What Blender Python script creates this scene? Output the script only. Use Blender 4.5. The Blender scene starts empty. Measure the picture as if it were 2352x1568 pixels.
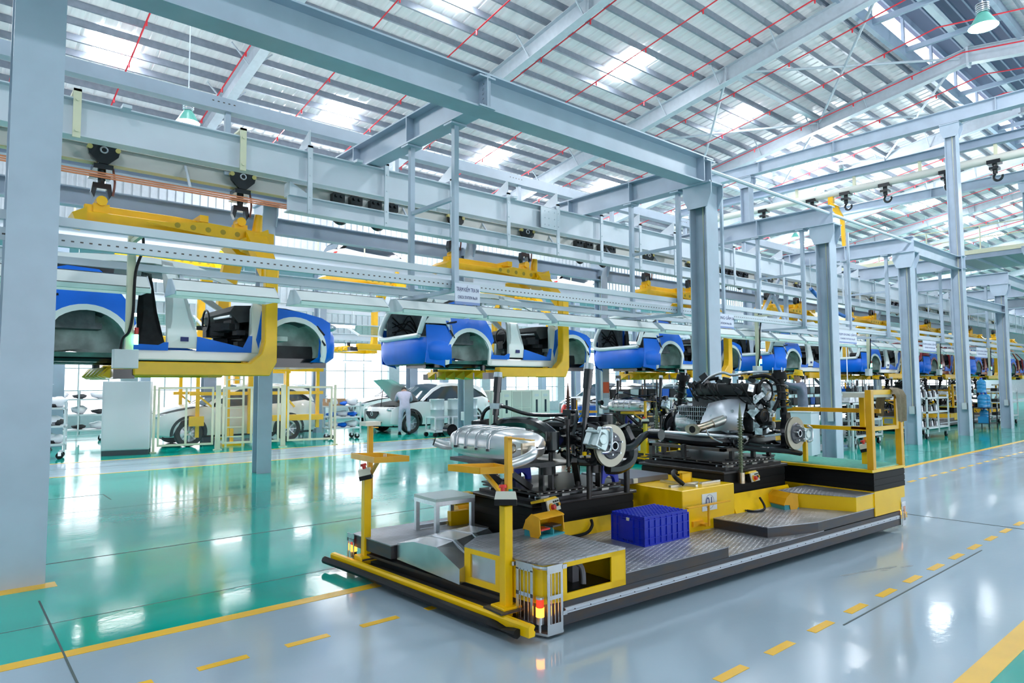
import bpy, bmesh, math, random
from mathutils import Vector as V, Matrix as M
random.seed(7)
SC = bpy.context.scene
COL = SC.collection
R = math.radians
# ------------------------------------------------------------------ camera, world, exposure
cd = bpy.data.cameras.new('camera'); cam = bpy.data.objects.new('camera', cd); COL.objects.link(cam)
cd.sensor_width = 36; cd.lens = 36 * 1535.0 / 2352; cd.clip_end = 500
yaw, pitch, roll = R(49.47), R(3.67), R(-0.31)
f0 = V((math.cos(yaw), math.sin(yaw), 0)); r0 = V((math.sin(yaw), -math.cos(yaw), 0)); z0 = V((0, 0, 1))
fw = f0 * math.cos(pitch) + z0 * math.sin(pitch); u_ = -f0 * math.sin(pitch) + z0 * math.cos(pitch)
rt = r0 * math.cos(roll) + u_ * math.sin(roll); up = -r0 * math.sin(roll) + u_ * math.cos(roll)
cam.matrix_world = M(((rt.x, up.x, -fw.x, 0), (rt.y, up.y, -fw.y, 0), (rt.z, up.z, -fw.z, 1.6), (0, 0, 0, 1)))
SC.camera = cam
w = bpy.data.worlds.new('sky'); SC.world = w; w.use_nodes = True
bg = w.node_tree.nodes['Background']; bg.inputs[0].default_value = (0.90, 0.93, 1.0, 1); bg.inputs[1].default_value = 3.0
SC.cycles.max_bounces = 7; SC.cycles.diffuse_bounces = 3; SC.cycles.glossy_bounces = 3; SC.cycles.transmission_bounces = 4; SC.cycles.transparent_max_bounces = 6; SC.cycles.caustics_reflective = False; SC.cycles.caustics_refractive = False
SC.view_settings.view_transform = 'Standard'; SC.view_settings.look = 'None'
SC.view_settings.exposure = 0.4; SC.view_settings.gamma = 1.0; SC.view_settings.use_curve_mapping = False

# ------------------------------------------------------------------ materials
MATS = {}
def mat(name, col, rough=0.5, metal=0.0, var=0.0, scale=6.0, bump=0.0, bscale=None, emit=0.0, col2=None, alpha=None, coat=0.0, trans=0.0, spec=None, stretch=None):
    if name in MATS: return MATS[name]
    m = bpy.data.materials.new(name); m.use_nodes = True; nt = m.node_tree; N = nt.nodes; L = nt.links
    b = N['Principled BSDF']
    b.inputs['Base Color'].default_value = (*col, 1); b.inputs['Roughness'].default_value = rough; b.inputs['Metallic'].default_value = metal
    if spec is not None: b.inputs['Specular IOR Level'].default_value = spec
    if coat: b.inputs['Coat Weight'].default_value = coat; b.inputs['Coat Roughness'].default_value = 0.08
    if trans: b.inputs['Transmission Weight'].default_value = trans
    if emit: b.inputs['Emission Color'].default_value = (*col, 1); b.inputs['Emission Strength'].default_value = emit
    if alpha is not None: b.inputs['Alpha'].default_value = alpha
    if var or bump or col2:
        tc = N.new('ShaderNodeTexCoord'); mp = N.new('ShaderNodeMapping'); L.new(tc.outputs['Object'], mp.inputs[0])
        if stretch: mp.inputs['Scale'].default_value = stretch
        n = N.new('ShaderNodeTexNoise'); n.inputs['Scale'].default_value = scale; n.inputs['Detail'].default_value = 5; L.new(mp.outputs[0], n.inputs['Vector'])
        if var or col2:
            mx = N.new('ShaderNodeMix'); mx.data_type = 'RGBA'
            cr = N.new('ShaderNodeMapRange'); cr.inputs[1].default_value = 0.35; cr.inputs[2].default_value = 0.65; L.new(n.outputs['Fac'], cr.inputs[0])
            c2 = col2 or tuple(max(0, c * (1 - var)) for c in col)
            mx.inputs[6].default_value = (*col, 1); mx.inputs[7].default_value = (*c2, 1)
            L.new(cr.outputs[0], mx.inputs[0]); L.new(mx.outputs[2], b.inputs['Base Color'])
        if bump:
            n2 = N.new('ShaderNodeTexNoise'); n2.inputs['Scale'].default_value = bscale or scale * 4; L.new(mp.outputs[0], n2.inputs['Vector'])
            bp = N.new('ShaderNodeBump'); bp.inputs['Strength'].default_value = bump; bp.inputs['Distance'].default_value = 0.01
            L.new(n2.outputs['Fac'], bp.inputs['Height']); L.new(bp.outputs[0], b.inputs['Normal'])
    MATS[name] = m; return m
STEEL = mat('painted steel pale blue', (0.47, 0.55, 0.67), 0.36, var=0.10, scale=2.5)
STEELD = mat('painted steel mid grey blue', (0.33, 0.41, 0.53), 0.40, var=0.08, scale=2.5)
WHITEST = mat('white painted beam', (0.63, 0.69, 0.77), 0.42, var=0.06, scale=2)
CREAM = mat('cream painted steel', (0.72, 0.71, 0.52), 0.4, var=0.06)
YEL = mat('chrome yellow paint', (1.0, 0.54, 0.0), 0.33, var=0.10, scale=5)
YELB = mat('lemon yellow panel', (1.0, 0.585, 0.0), 0.3, var=0.06, scale=4)
ORY = mat('amber yellow paint', (0.90, 0.43, 0.01), 0.36, var=0.12, scale=8)
BLK = mat('black rubber', (0.009, 0.009, 0.011), 0.5, var=0.3, scale=20, spec=0.25)
BLKG = mat('black gloss parts', (0.010, 0.011, 0.014), 0.22, coat=0.3)
DARK = mat('dark bare steel', (0.055, 0.058, 0.066), 0.38, metal=0.5, var=0.4, scale=7, col2=(0.10, 0.075, 0.06))
IRON = mat('dark machined steel', (0.045, 0.042, 0.044), 0.35, metal=0.6, var=0.3, scale=12)
ALU = mat('brushed aluminium', (0.72, 0.75, 0.80), 0.28, metal=0.9, var=0.1, scale=30)
CAST = mat('cast aluminium', (0.62, 0.65, 0.69), 0.34, metal=0.85, var=0.35, scale=14, bump=0.3, bscale=40)
STAIN = mat('stainless sheet', (0.70, 0.71, 0.74), 0.27, metal=0.95, var=0.22, scale=5)
MUFF = mat('muffler steel', (0.74, 0.74, 0.75), 0.34, metal=0.95, var=0.1, scale=6)
BURNT = mat('burnished pipe steel', (0.62, 0.54, 0.44), 0.3, metal=0.95, var=0.4, scale=14, col2=(0.42, 0.30, 0.2))
DISC = mat('brake disc iron', (0.46, 0.42, 0.35), 0.38, metal=0.55)
WHITE = mat('white body paint', (0.76, 0.83, 0.84), 0.24, coat=0.4)
WHITEP = mat('pearl white paint', (0.84, 0.85, 0.87), 0.2, coat=0.5)
REDP = mat('deep red body paint', (0.24, 0.008, 0.02), 0.25, coat=0.5)
BLUE = mat('blue protective film', (0.0, 0.16, 0.82), 0.38, var=0.12, scale=3, bump=0.08, bscale=9)
BLUEP = mat('blue plastic', (0.002, 0.02, 0.50), 0.32)
PRIM = mat('grey green primer', (0.58, 0.70, 0.68), 0.6, var=0.5, scale=4)
UNDER = mat('underbody sealer green', (0.02, 0.16, 0.13), 0.5, var=0.5, scale=6)
TRIM = mat('dark interior trim', (0.03, 0.032, 0.038), 0.55, var=0.4, scale=9)
FELT = mat('grey felt lining', (0.16, 0.17, 0.19), 0.8, var=0.4, scale=9)
GREYC = mat('light grey cabinet paint', (0.62, 0.67, 0.70), 0.42, var=0.05)
COPPER = mat('copper conductor bar', (0.55, 0.20, 0.09), 0.4, metal=0.4)
REDPIPE = mat('red sprinkler pipe', (0.75, 0.03, 0.05), 0.4)
REDB = mat('red plastic', (0.75, 0.04, 0.03), 0.35)
GREENB = mat('green plastic', (0.0, 0.35, 0.27), 0.35)
TEAL = mat('teal plastic', (0.03, 0.30, 0.36), 0.4)
IVORY = mat('ivory plastic', (0.74, 0.70, 0.60), 0.4)
AMBER = mat('amber lamp lit', (1.0, 0.33, 0.02), 0.3, emit=6)
REDL = mat('red lamp lens', (0.85, 0.05, 0.02), 0.2, emit=0.6)
GREENL = mat('green lamp lit', (0.15, 1.0, 0.62), 0.3, emit=9)
GLOW = mat('fluorescent tube lit', (0.95, 0.98, 1.0), 0.3, emit=14)
WOOD = mat('cardboard', (0.50, 0.30, 0.16), 0.8, var=0.15)
CLOTH = mat('brown cloth', (0.27, 0.21, 0.14), 0.9, var=0.2, scale=20, bump=0.3, bscale=60)
OVERALL = mat('grey blue overalls', (0.22, 0.24, 0.33), 0.85, var=0.2, scale=8, bump=0.2, bscale=14)
OVERLIGHT = mat('pale lilac overalls', (0.48, 0.48, 0.62), 0.85, var=0.15, scale=8)
SKIN = mat('skin', (0.55, 0.32, 0.22), 0.5)
HAIR = mat('black hair', (0.015, 0.012, 0.012), 0.6)
HELM = mat('yellow helmet', (0.95, 0.58, 0.0), 0.3)
GLASSD = mat('dark window glass', (0.03, 0.05, 0.07), 0.06, spec=0.8)
WATER = mat('blue water bottle plastic', (0.05, 0.38, 0.80), 0.12, trans=0.35)
PLASTICW = mat('clear plastic wrap', (0.78, 0.80, 0.86), 0.2)
SIGNW = mat('sign board white', (0.72, 0.75, 0.90), 0.5)
INK = mat('sign ink navy', (0.02, 0.03, 0.16), 0.6)
PAPER = mat('orange red notice', (0.85, 0.12, 0.04), 0.6)
GREENGR = mat('mint green grating paint', (0.30, 0.72, 0.62), 0.4, var=0.15, scale=20)
TYRE = mat('tyre rubber', (0.015, 0.015, 0.017), 0.6)

# ------------------------------------------------------------------ mesh builder
def cr(pts, k=6):
    P = [V(p) for p in pts]; out = []
    for i in range(len(P) - 1):
        a = P[max(i - 1, 0)]; b = P[i]; c = P[i + 1]; d = P[min(i + 2, len(P) - 1)]
        for j in range(k):
            t = j / k
            out.append(0.5 * ((2 * b) + (c - a) * t + (2 * a - 5 * b + 4 * c - d) * t * t + (3 * b - 3 * c + d - a) * t ** 3))
    out.append(P[-1]); return out
class MB:
    def __init__(s): s.v = []; s.f = []
    def add(s, vs, fs):
        o = len(s.v); s.v += [tuple(x) for x in vs]; s.f += [tuple(i + o for i in f) for f in fs]; return s
    def box(s, x0, y0, z0, x1, y1, z1, m=None):
        vs = [V((x, y, z)) for z in (z0, z1) for y in (y0, y1) for x in (x0, x1)]
        if m is not None: vs = [m @ p for p in vs]
        return s.add(vs, [(0, 2, 3, 1), (4, 5, 7, 6), (0, 1, 5, 4), (2, 6, 7, 3), (0, 4, 6, 2), (1, 3, 7, 5)])
    def cbox(s, c, sz, rz=0, rx=0, ry=0):
        m = M.Translation(c) @ M.Rotation(rz, 4, 'Z') @ M.Rotation(ry, 4, 'Y') @ M.Rotation(rx, 4, 'X')
        return s.box(-sz[0] / 2, -sz[1] / 2, -sz[2] / 2, sz[0] / 2, sz[1] / 2, sz[2] / 2, m)
    @staticmethod
    def frame(d, upv=None):
        d = d.normalized(); upv = V(upv) if upv else (V((0, 0, 1)) if abs(d.z) < 0.95 else V((0, 1, 0)))
        r = d.cross(upv).normalized(); return r, r.cross(d).normalized()
    def prof(s, p0, p1, prof, upv=None, caps=True):
        p0, p1 = V(p0), V(p1); r, u = s.frame(p1 - p0, upv); n = len(prof)
        vs = [p + r * a + u * b for p in (p0, p1) for a, b in prof]
        fs = [(i, (i + 1) % n, n + (i + 1) % n, n + i) for i in range(n)]
        if caps: fs += [tuple(range(n - 1, -1, -1)), tuple(range(n, 2 * n))]
        return s.add(vs, fs)
    def bar(s, p0, p1, w, h, upv=None):
        return s.prof(p0, p1, [(-w / 2, -h / 2), (w / 2, -h / 2), (w / 2, h / 2), (-w / 2, h / 2)], upv)
    def ibeam(s, p0, p1, w, h, tf=0.02, tw=0.014, upv=None):
        a, b, c, d = w / 2, tw / 2, h / 2, h / 2 - tf
        return s.prof(p0, p1, [(-a, -c), (a, -c), (a, -d), (b, -d), (b, d), (a, d), (a, c), (-a, c), (-a, d), (-b, d), (-b, -d), (-a, -d)], upv)
    def cyl(s, p0, p1, r, r1=None, n=12, caps=True):
        r1 = r if r1 is None else r1; p0, p1 = V(p0), V(p1); a, b = s.frame(p1 - p0)
        vs = [p + (a * math.cos(t) + b * math.sin(t)) * q for p, q in ((p0, r), (p1, r1)) for t in [2 * math.pi * i / n for i in range(n)]]
        fs = [(i, (i + 1) % n, n + (i + 1) % n, n + i) for i in range(n)]
        if caps: fs += [tuple(range(n - 1, -1, -1)), tuple(range(n, 2 * n))]
        return s.add(vs, fs)
    def tube(s, pts, r, n=8, k=0, caps=True):
        P = cr(pts, k) if k else [V(p) for p in pts]
        rs = r if isinstance(r, (list, tuple)) else None
        vs = []; m = len(P); pa = None
        for i, p in enumerate(P):
            d = (P[min(i + 1, m - 1)] - P[max(i - 1, 0)]).normalized()
            if pa is None: a, b = s.frame(d)
            else: a = (pa - d * pa.dot(d)).normalized(); b = d.cross(a)
            pa = a; q = r if rs is None else rs[0] + (rs[1] - rs[0]) * i / (m - 1)
            vs += [p + (a * math.cos(t) + b * math.sin(t)) * q for t in [2 * math.pi * j / n for j in range(n)]]
        fs = [(i * n + j, i * n + (j + 1) % n, (i + 1) * n + (j + 1) % n, (i + 1) * n + j) for i in range(m - 1) for j in range(n)]
        if caps: fs += [tuple(range(n - 1, -1, -1)), tuple(range((m - 1) * n, m * n))]
        return s.add(vs, fs)
    def prism(s, poly, ax, a, b):
        n = len(poly)
        pt = {'x': lambda p, t: (t, p[0], p[1]), 'y': lambda p, t: (p[0], t, p[1]), 'z': lambda p, t: (p[0], p[1], t)}[ax]
        vs = [pt(p, t) for t in (a, b) for p in poly]
        return s.add(vs, [(i, (i + 1) % n, n + (i + 1) % n, n + i) for i in range(n)] + [tuple(range(n - 1, -1, -1)), tuple(range(n, 2 * n))])
    def lathe(s, prof, c=(0, 0, 0), ax='z', n=20, arc=None):
        c = V(c); vs = []; full = arc is None; a0, a1 = (0, 2 * math.pi) if full else arc; k = n if full else n + 1
        for r, h in prof:
            for j in range(k):
                t = a0 + (a1 - a0) * j / n; x, y = r * math.cos(t), r * math.sin(t)
                vs.append(c + V({'z': (x, y, h), 'y': (x, h, y), 'x': (h, x, y)}[ax]))
        m = len(prof); fs = []
        for i in range(m - 1):
            for j in range(k if full else n):
                fs.append((i * k + j, i * k + (j + 1) % k, (i + 1) * k + (j + 1) % k, (i + 1) * k + j))
        return s.add(vs, fs)
    def ball(s, c, r, n=12, m=8):
        r = (r, r, r) if not isinstance(r, (tuple, list)) else r; c = V(c); vs = []; fs = []
        for i in range(m + 1):
            p = math.pi * i / m
            for j in range(n):
                t = 2 * math.pi * j / n
                vs.append(c + V((r[0] * math.sin(p) * math.cos(t), r[1] * math.sin(p) * math.sin(t), r[2] * math.cos(p))))
        for i in range(m):
            for j in range(n): fs.append((i * n + j, (i + 1) * n + j, (i + 1) * n + (j + 1) % n, i * n + (j + 1) % n))
        return s.add(vs, fs)
    def ring(s, c, Rr, r, ax='y', n=24, m=8, arc=None):
        prof = [(Rr + r * math.cos(2 * math.pi * i / m), r * math.sin(2 * math.pi * i / m)) for i in range(m + 1)]
        return s.lathe(prof, c, ax, n, arc)
    def coil(s, c, Rr, r, h, turns, axis=None, n=6):
        c = V(c); ax = V(axis or (0, 0, 1)).normalized(); a, b = s.frame(ax); k = int(turns * 14)
        return s.tube([c + ax * (h * i / k) + (a * math.cos(2 * math.pi * turns * i / k) + b * math.sin(2 * math.pi * turns * i / k)) * Rr for i in range(k + 1)], r, n)
    def mesh(s, name):
        me = bpy.data.meshes.new(name); me.from_pydata([tuple(x) for x in s.v], [], s.f); return me
    def build(s, name, m, parent=None, smooth=None, bevel=0, seg=2, weld=False):
        me = s.mesh(name); bm = bmesh.new(); bm.from_mesh(me)
        bmesh.ops.remove_doubles(bm, verts=bm.verts, dist=1e-5) if weld else None
        bmesh.ops.recalc_face_normals(bm, faces=bm.faces)
        if bevel: bmesh.ops.bevel(bm, geom=[e for e in bm.edges if len(e.link_faces) == 2 and e.calc_face_angle(0) > 0.5], offset=bevel, segments=seg, profile=0.5, affect='EDGES', clamp_overlap=True)
        bm.to_mesh(me); bm.free()
        if smooth is not None:
            for p in me.polygons: p.use_smooth = True
            me.set_sharp_from_angle(angle=R(smooth))
        me.materials.append(m); return put(name, me, parent)
def put(name, me, parent=None):
    o = bpy.data.objects.new(name, me); COL.objects.link(o)
    if parent: o.parent = parent
    return o
def tag(o, label, cat, group=None, kind=None):
    o['label'] = label; o['category'] = cat
    if group: o['group'] = group
    if kind: o['kind'] = kind
    return o
def struct(o, label=None): o['kind'] = 'structure'; o['label'] = label if label else o.get('label', o.name.replace('_', ' ')); return o
def thing(name, label, cat, loc=(0, 0, 0), rz=0, group=None):
    o = bpy.data.objects.new(name, None); COL.objects.link(o); o.location = loc; o.rotation_euler = (0, 0, rz); o.empty_display_size = 0.2
    return tag(o, label, cat, group)
def dup(root, loc, rz=None, label=None, group=None, swap=None):
    def cp(o, par):
        c = o.copy(); COL.objects.link(c); c.parent = par
        if swap and o.type == 'MESH' and o.data.materials and o.data.materials[0].name in swap:
            c.data = o.data.copy(); c.data.materials[0] = swap[o.data.materials[0].name]
        for ch in list(o.children): cp(ch, c)
        return c
    r = cp(root, None); r.location = loc
    if rz is not None: r.rotation_euler = (0, 0, rz)
    if label: r['label'] = label
    if group: r['group'] = group
    return r
def text(body, size, m, parent, mtx, name='lettering', ext=0.0006, align='CENTER'):
    c = bpy.data.curves.new(name, 'FONT'); c.body = body; c.size = size; c.align_x = align; c.align_y = 'CENTER'; c.extrude = ext
    t = bpy.data.objects.new(name, c); COL.objects.link(t); dg = bpy.context.evaluated_depsgraph_get(); dg.update()
    me = bpy.data.meshes.new_from_object(t.evaluated_get(dg)); bpy.data.objects.remove(t); me.materials.clear(); me.materials.append(m)
    o = put(name, me, parent); o.matrix_local = mtx; return o
# ------------------------------------------------------------------ floor
def floor_mat(name, col, rough):
    m = bpy.data.materials.new(name); m.use_nodes = True; nt = m.node_tree; N = nt.nodes; L = nt.links; b = N['Principled BSDF']
    tc = N.new('ShaderNodeTexCoord')
    def noise(sc, det, stretch=(1, 1, 1)):
        mp = N.new('ShaderNodeMapping'); mp.inputs['Scale'].default_value = stretch; L.new(tc.outputs['Object'], mp.inputs[0])
        n = N.new('ShaderNodeTexNoise'); n.inputs['Scale'].default_value = sc; n.inputs['Detail'].default_value = det; L.new(mp.outputs[0], n.inputs['Vector']); return n
    n1 = noise(0.6, 4, (0.35, 1.5, 1)); mx = N.new('ShaderNodeMix'); mx.data_type = 'RGBA'
    mx.inputs[6].default_value = (*col, 1); mx.inputs[7].default_value = (*[c * 0.86 for c in col], 1); L.new(n1.outputs['Fac'], mx.inputs[0]); L.new(mx.outputs[2], b.inputs['Base Color'])
    n2 = noise(1.6, 6, (0.3, 1.4, 1)); mr = N.new('ShaderNodeMapRange'); mr.inputs[1].default_value = 0.3; mr.inputs[2].default_value = 0.7
    mr.inputs[3].default_value = rough * 0.6; mr.inputs[4].default_value = rough * 1.6; L.new(n2.outputs['Fac'], mr.inputs[0]); L.new(mr.outputs[0], b.inputs['Roughness'])
    n3 = noise(14, 3); bp = N.new('ShaderNodeBump'); bp.inputs['Strength'].default_value = 0.05; bp.inputs['Distance'].default_value = 0.01
    L.new(n3.outputs['Fac'], bp.inputs['Height']); L.new(bp.outputs[0], b.inputs['Normal'])
    b.inputs['Specular IOR Level'].default_value = 0.85
    MATS[name] = m; return m
FG = floor_mat('grey blue epoxy', (0.41, 0.52, 0.62), 0.13)
FGR = floor_mat('sea green epoxy', (0.0, 0.45, 0.36), 0.10)
FY = mat('yellow floor paint', (0.93, 0.52, 0.0), 0.3, var=0.1, scale=3)
FJ = mat('floor joint filler', (0.06, 0.09, 0.09), 0.6)
floor = struct(MB().box(-25, -25, -0.2, 130, 45, 0).build('floor', FG), 'glossy grey blue epoxy factory floor')
def strip(name, m, x0, y0, x1, y1, z): return MB().box(x0, y0, 0.0002, x1, y1, z).build(name, m, floor)
strip('painted_area', FGR, -25, 4.9, 130, 14.35, 0.0012)
strip('painted_area', FGR, -25, 16.9, 130, 45, 0.0012)
strip('painted_area', FGR, -25, -25, 130, 1.16, 0.0012)
strip('line_marking', FY, -25, 4.82, 130, 4.93, 0.0022)
strip('line_marking', FY, -25, 1.14, 130, 1.27, 0.0022)
strip('line_marking', FY, -25, 14.30, 130, 14.38, 0.0022)
strip('line_marking', FY, -25, 16.82, 130, 16.90, 0.0022)
strip('line_marking', FY, 0.3, 6.55, 0.78, 6.72, 0.0025)
dash = MB().box(-0.14, -0.03, 0.0002, 0.14, 0.03, 0.0022).mesh('line_dash'); dash.materials.append(FY)
for k in range(46):
    o = put('line_dash', dash, floor); o.location = (3.385 + 0.54 * k, 2.11, 0)
for k in range(60):
    
    o = put('line_dash', dash, floor); o.location = (0.29 + 0.51 * k, 4.12, 0)
for y, wd in ((5.55, .012), (7.4, .03), (10.2, .012), (15.6, .012)): strip('floor_joint', FJ, -25, y, 130, y + wd, 0.0016)
for x in (0.62, 9.0, 17.4, 25.8): strip('floor_joint', FJ, x, 1.3, x + .012, 6.2, 0.0030)
strip('floor_joint', FJ, 4.6, 2.02, 7.6, 2.03, 0.003); strip('floor_joint', FJ, 1.0, 11.6, 1.9, 11.62, 0.003); strip('floor_joint', FJ, 1.9, 11.0, 1.915, 11.62, 0.003)
st = mat('oil stain', (0.36, 0.42, 0.46), 0.3, var=0.3, scale=12)
for x, y, l, h in ((5.86, 2.50, .13, .018), (6.08, 2.44, .12, .016), (6.30, 2.37, .10, .02), (6.46, 2.28, .07, .018), (6.2, 2.36, .05, .012)): MB().prism([(x + l * math.cos(t) * (1 + .2 * math.sin(5 * t)), y - .3 * l * math.cos(t) + h * math.sin(t)) for t in [2 * math.pi * k / 18 for k in range(18)]], 'z', 0.0003, 0.0009).build('oil_stain', st, floor)

# ------------------------------------------------------------------ roof
RX0, RX1, RIDGE, SL = -14, 118, 7.3, 0.16
def zr(y, off=0): return (14.6 - SL * y if y >= RIDGE else 14.6 - SL * RIDGE - SL * (RIDGE - y)) + off
ROOFM = mat('roof sheet underside', (0.74, 0.75, 0.76), 0.4, var=0.14, scale=1.2, stretch=(6, 0.6, 1))
_n = ROOFM.node_tree; _t = _n.nodes.new('ShaderNodeBsdfTranslucent'); _t.inputs[0].default_value = (0.93, 0.96, 1, 1); _m = _n.nodes.new('ShaderNodeMixShader'); _m.inputs[0].default_value = 0.055   # translucency added to lift the brightness of the roof underside
_n.links.new(_n.nodes['Principled BSDF'].outputs[0], _m.inputs[1]); _n.links.new(_t.outputs[0], _m.inputs[2]); _n.links.new(_m.outputs[0], _n.nodes['Material Output'].inputs[0])
PURL = mat('galvanised purlin grey', (0.24, 0.27, 0.33), 0.45, metal=0.2, var=0.15)
RAFT = mat('rafter pale grey paint', (0.52, 0.57, 0.64), 0.45, var=0.08)
def sheet(ya, yb, off=0.86):
    mb = MB(); n = int((RX1 - RX0) / 0.4); vs = []; 
    for i in range(n):
        x = RX0 + i * 0.4
        for dx, dz in ((0, 0), (0.30, 0), (0.33, 0.045), (0.37, 0.045)):
            vs += [(x + dx, ya, zr(ya, off) + dz), (x + dx, yb, zr(yb, off) + dz)]
    k = len(vs) // 2
    mb.add(vs, [(2 * i, 2 * i + 1, 2 * i + 3, 2 * i + 2) for i in range(k - 1)])
    return mb
ceiling = struct(sheet(9.0, 30.2).build('ceiling', ROOFM), 'sloping corrugated roof underside with dark purlins')
sheet(-16, 5.6).build('roof_slope', ROOFM, ceiling)
pm = {}
def purlin(y, off=0.70):
    MB().box(RX0, y - 0.035, zr(y, off) - 0.06, RX1, y + 0.035, zr(y, off) + 0.14).build('purlin', PURL, ceiling)
y = 9.3
while y < 30: purlin(y); y += 0.78
y = 5.2
while y > -15: purlin(y); y -= 0.9
for k in range(-2, 15):
    x = 6.95 + 7.25 * k
    if x < RX0 + 1: continue
    mb = MB()
    for ya, yb in ((7.3, 30), (7.3, -16)):
        mb.ibeam((x, ya, zr(ya, 0.28)), (x, yb, zr(yb, 0.28)), 0.30, 0.58, 0.02, 0.02)
    mb.box(x - .15, 7.26, zr(7.3, -.12), x + .15, 7.34, zr(7.3, .62))
    mb.build('rafter', RAFT, ceiling)
    mb = MB()
    for yy in (10.9, 13.2, 15.6, 18, 20.4, 22.8, 25.2):
        mb.bar((x, yy, zr(yy, 0.02)), (x + 0.62, yy, zr(yy, 0.66)), .04, .04); mb.bar((x, yy, zr(yy, 0.02)), (x - 0.62, yy, zr(yy, 0.66)), .04, .04)
    mb.build('fly_brace', RAFT, ceiling)
    for yy in (12.9, 19.0): MB().box(x - .16, yy - .01, zr(yy, .0), x + .16, yy + .01, zr(yy, .56)).build('stiffener', RAFT, ceiling)
for x in (21.45, 28.7):
    for yy in (12.9, 19.0):
        MB().ibeam((x, yy, zr(yy, .5)), (x + 7.25, yy, zr(yy, .5)), .2, .22).build('strut', RAFT, ceiling)
    for a, b in (((x, 7.6), (x + 7.25, 12.9)), ((x + 7.25, 7.6), (x, 12.9)), ((x, 12.9), (x + 7.25, 19)), ((x + 7.25, 12.9), (x, 19))):
        MB().cyl((a[0], a[1], zr(a[1], .35)), (b[0], b[1], zr(b[1], .35)), 0.05, n=8).build('tie_rod', RAFT, ceiling)
# skylight panels, translucent sheets laid in the roof
SKY = mat('translucent skylight sheet', (0.93, 0.97, 1.0), 0.4, emit=40)
sk = MB(); sk.box(-0.55, -0.38, -0.02, 0.55, 0.38, 0.02); skm = sk.mesh('skylight'); skm.materials.append(SKY)
for k in range(0, 13):
    for yy in (15.0, 22.6):
        for j in (-0.43, 0.43):
            o = put('skylight', skm, ceiling); y = yy + j; o.location = (3.66 + 7.38 * k + (0.06 if j > 0 else -.06), y, zr(y, 0.83)); o.rotation_euler = (-math.atan(SL), 0, 0)
# ridge monitor
mon = MB()
for ya, yb in ((9.2, RIDGE), (RIDGE, 5.4)):
    za, zb = (zr(9.2, 2.3), zr(RIDGE, 2.55)) if ya > RIDGE else (zr(RIDGE, 2.55), zr(5.4, 2.3))
    mon.add([(RX0, ya, za), (RX1, ya, za), (RX1, yb, zb), (RX0, yb, zb)], [(0, 1, 2, 3)])
mon.build('ridge_monitor', mat('monitor sheet blue grey', (0.22, 0.25, 0.36), 0.5), ceiling)
for yy in (8.9, 5.7):
    MB().box(RX0, yy - .08, zr(yy, .55), RX1, yy + .08, zr(yy, 1.05)).build('monitor_kerb', STEELD, ceiling)
    MB().box(RX0, yy - .03, zr(yy, 2.05), RX1, yy + .03, zr(yy, 2.3)).build('monitor_rail', STEELD, ceiling)
MB().box(RX0, 5.45, zr(5.6, .9), RX1, 5.5, zr(5.4, 2.3)).build('monitor_side', STEELD, ceiling)
for k in range(9): MB().box(RX0, 5.6 + .4 * k, zr(7.3, 2.18) - .0, RX1, 5.66 + .4 * k, zr(7.3, 2.28)).build('monitor_purlin', STEELD, ceiling)
for x in range(0, 60, 3):
    MB().bar((x, 8.9, zr(8.9, .8)), (x, 5.7, zr(5.7, .8)), .12, .18).build('monitor_beam', STEELD, ceiling)
    MB().bar((x, 8.9, zr(8.9, .8)), (x, 8.9, zr(8.9, 2.2)), .1, .1, (0, 1, 0)).build('monitor_post', STEELD, ceiling)
MB().ibeam((RX0, 7.3, zr(7.3, .7)), (RX1, 7.3, zr(7.3, .7)), .2, .2).build('ridge_purlin', WHITEST, ceiling)
# red sprinkler pipes
for k in range(-1, 22):
    x = 3.95 + 2.68 * k
    mb = MB(); mb.tube([(x, 29, zr(29, .22)), (x, 7.3, zr(7.3, .22)), (x, -6, zr(-6, .22))], 0.024, 6)
    for j in range(9):
        yy = 9 + 2.2 * j; mb.cyl((x, yy, zr(yy, .22)), (x, yy, zr(yy, .08)), .025, n=6)
    tag(mb.build('sprinkler_pipe', REDPIPE), 'thin red sprinkler pipe running up under the roof purlins', 'pipe', 'red sprinkler pipes under the roof')

# ------------------------------------------------------------------ far walls with windows
CORR = mat('corrugated wall cladding', (0.52, 0.57, 0.62), 0.5, metal=0.2, var=0.08)
wl = struct(MB().box(RX0, 30.0, 0, RX1, 30.2, 0.5).build('wall_left', CORR), 'corrugated grey cladding wall with window openings')
MB().box(RX0, 30.0, 3.7, RX1, 30.2, zr(30, .9)).build('cladding_upper', CORR, wl)
rib = MB().box(-.03, -.05, 3.7, .03, 0, 9.9).mesh('cladding_rib'); rib.materials.append(CORR)
for k in range(190):
    o = put('cladding_rib', rib, wl); o.location = (0.2 + .32 * k, 30.0, 0)
FRAMEW = mat('window frame grey', (0.55, 0.60, 0.64), 0.5)
wn = 0
for k in range(0, 14):
    xa = -6 + 6.0 * k
    MB().box(xa - .6, 30.0, .5, xa, 30.2, 3.7).build('pier', CORR, wl)
    wn += 1
    wi = MB()
    wi.box(xa, 30.05, .5, xa + 5.4, 30.12, .57); wi.box(xa, 30.05, 3.63, xa + 5.4, 30.12, 3.7)
    wo = struct(wi.build('window_%d' % wn, FRAMEW), 'bright window band in far cladding wall')
    for j in range(6): MB().box(xa + j * 1.0 - .02, 30.05, .55, xa + j * 1.0 + .02, 30.12, 3.65).build('mullion', FRAMEW, wo)
    for z in (1.45, 2.3): MB().box(xa, 30.06, z - .02, xa + 5.4, 30.11, z + .02).build('transom', FRAMEW, wo)
wr_ = struct(MB().box(RX0, -16.2, 0, RX1, -16, 0.7).build('wall_right', CORR), 'cladding wall on the aisle side with a long window band')
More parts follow.
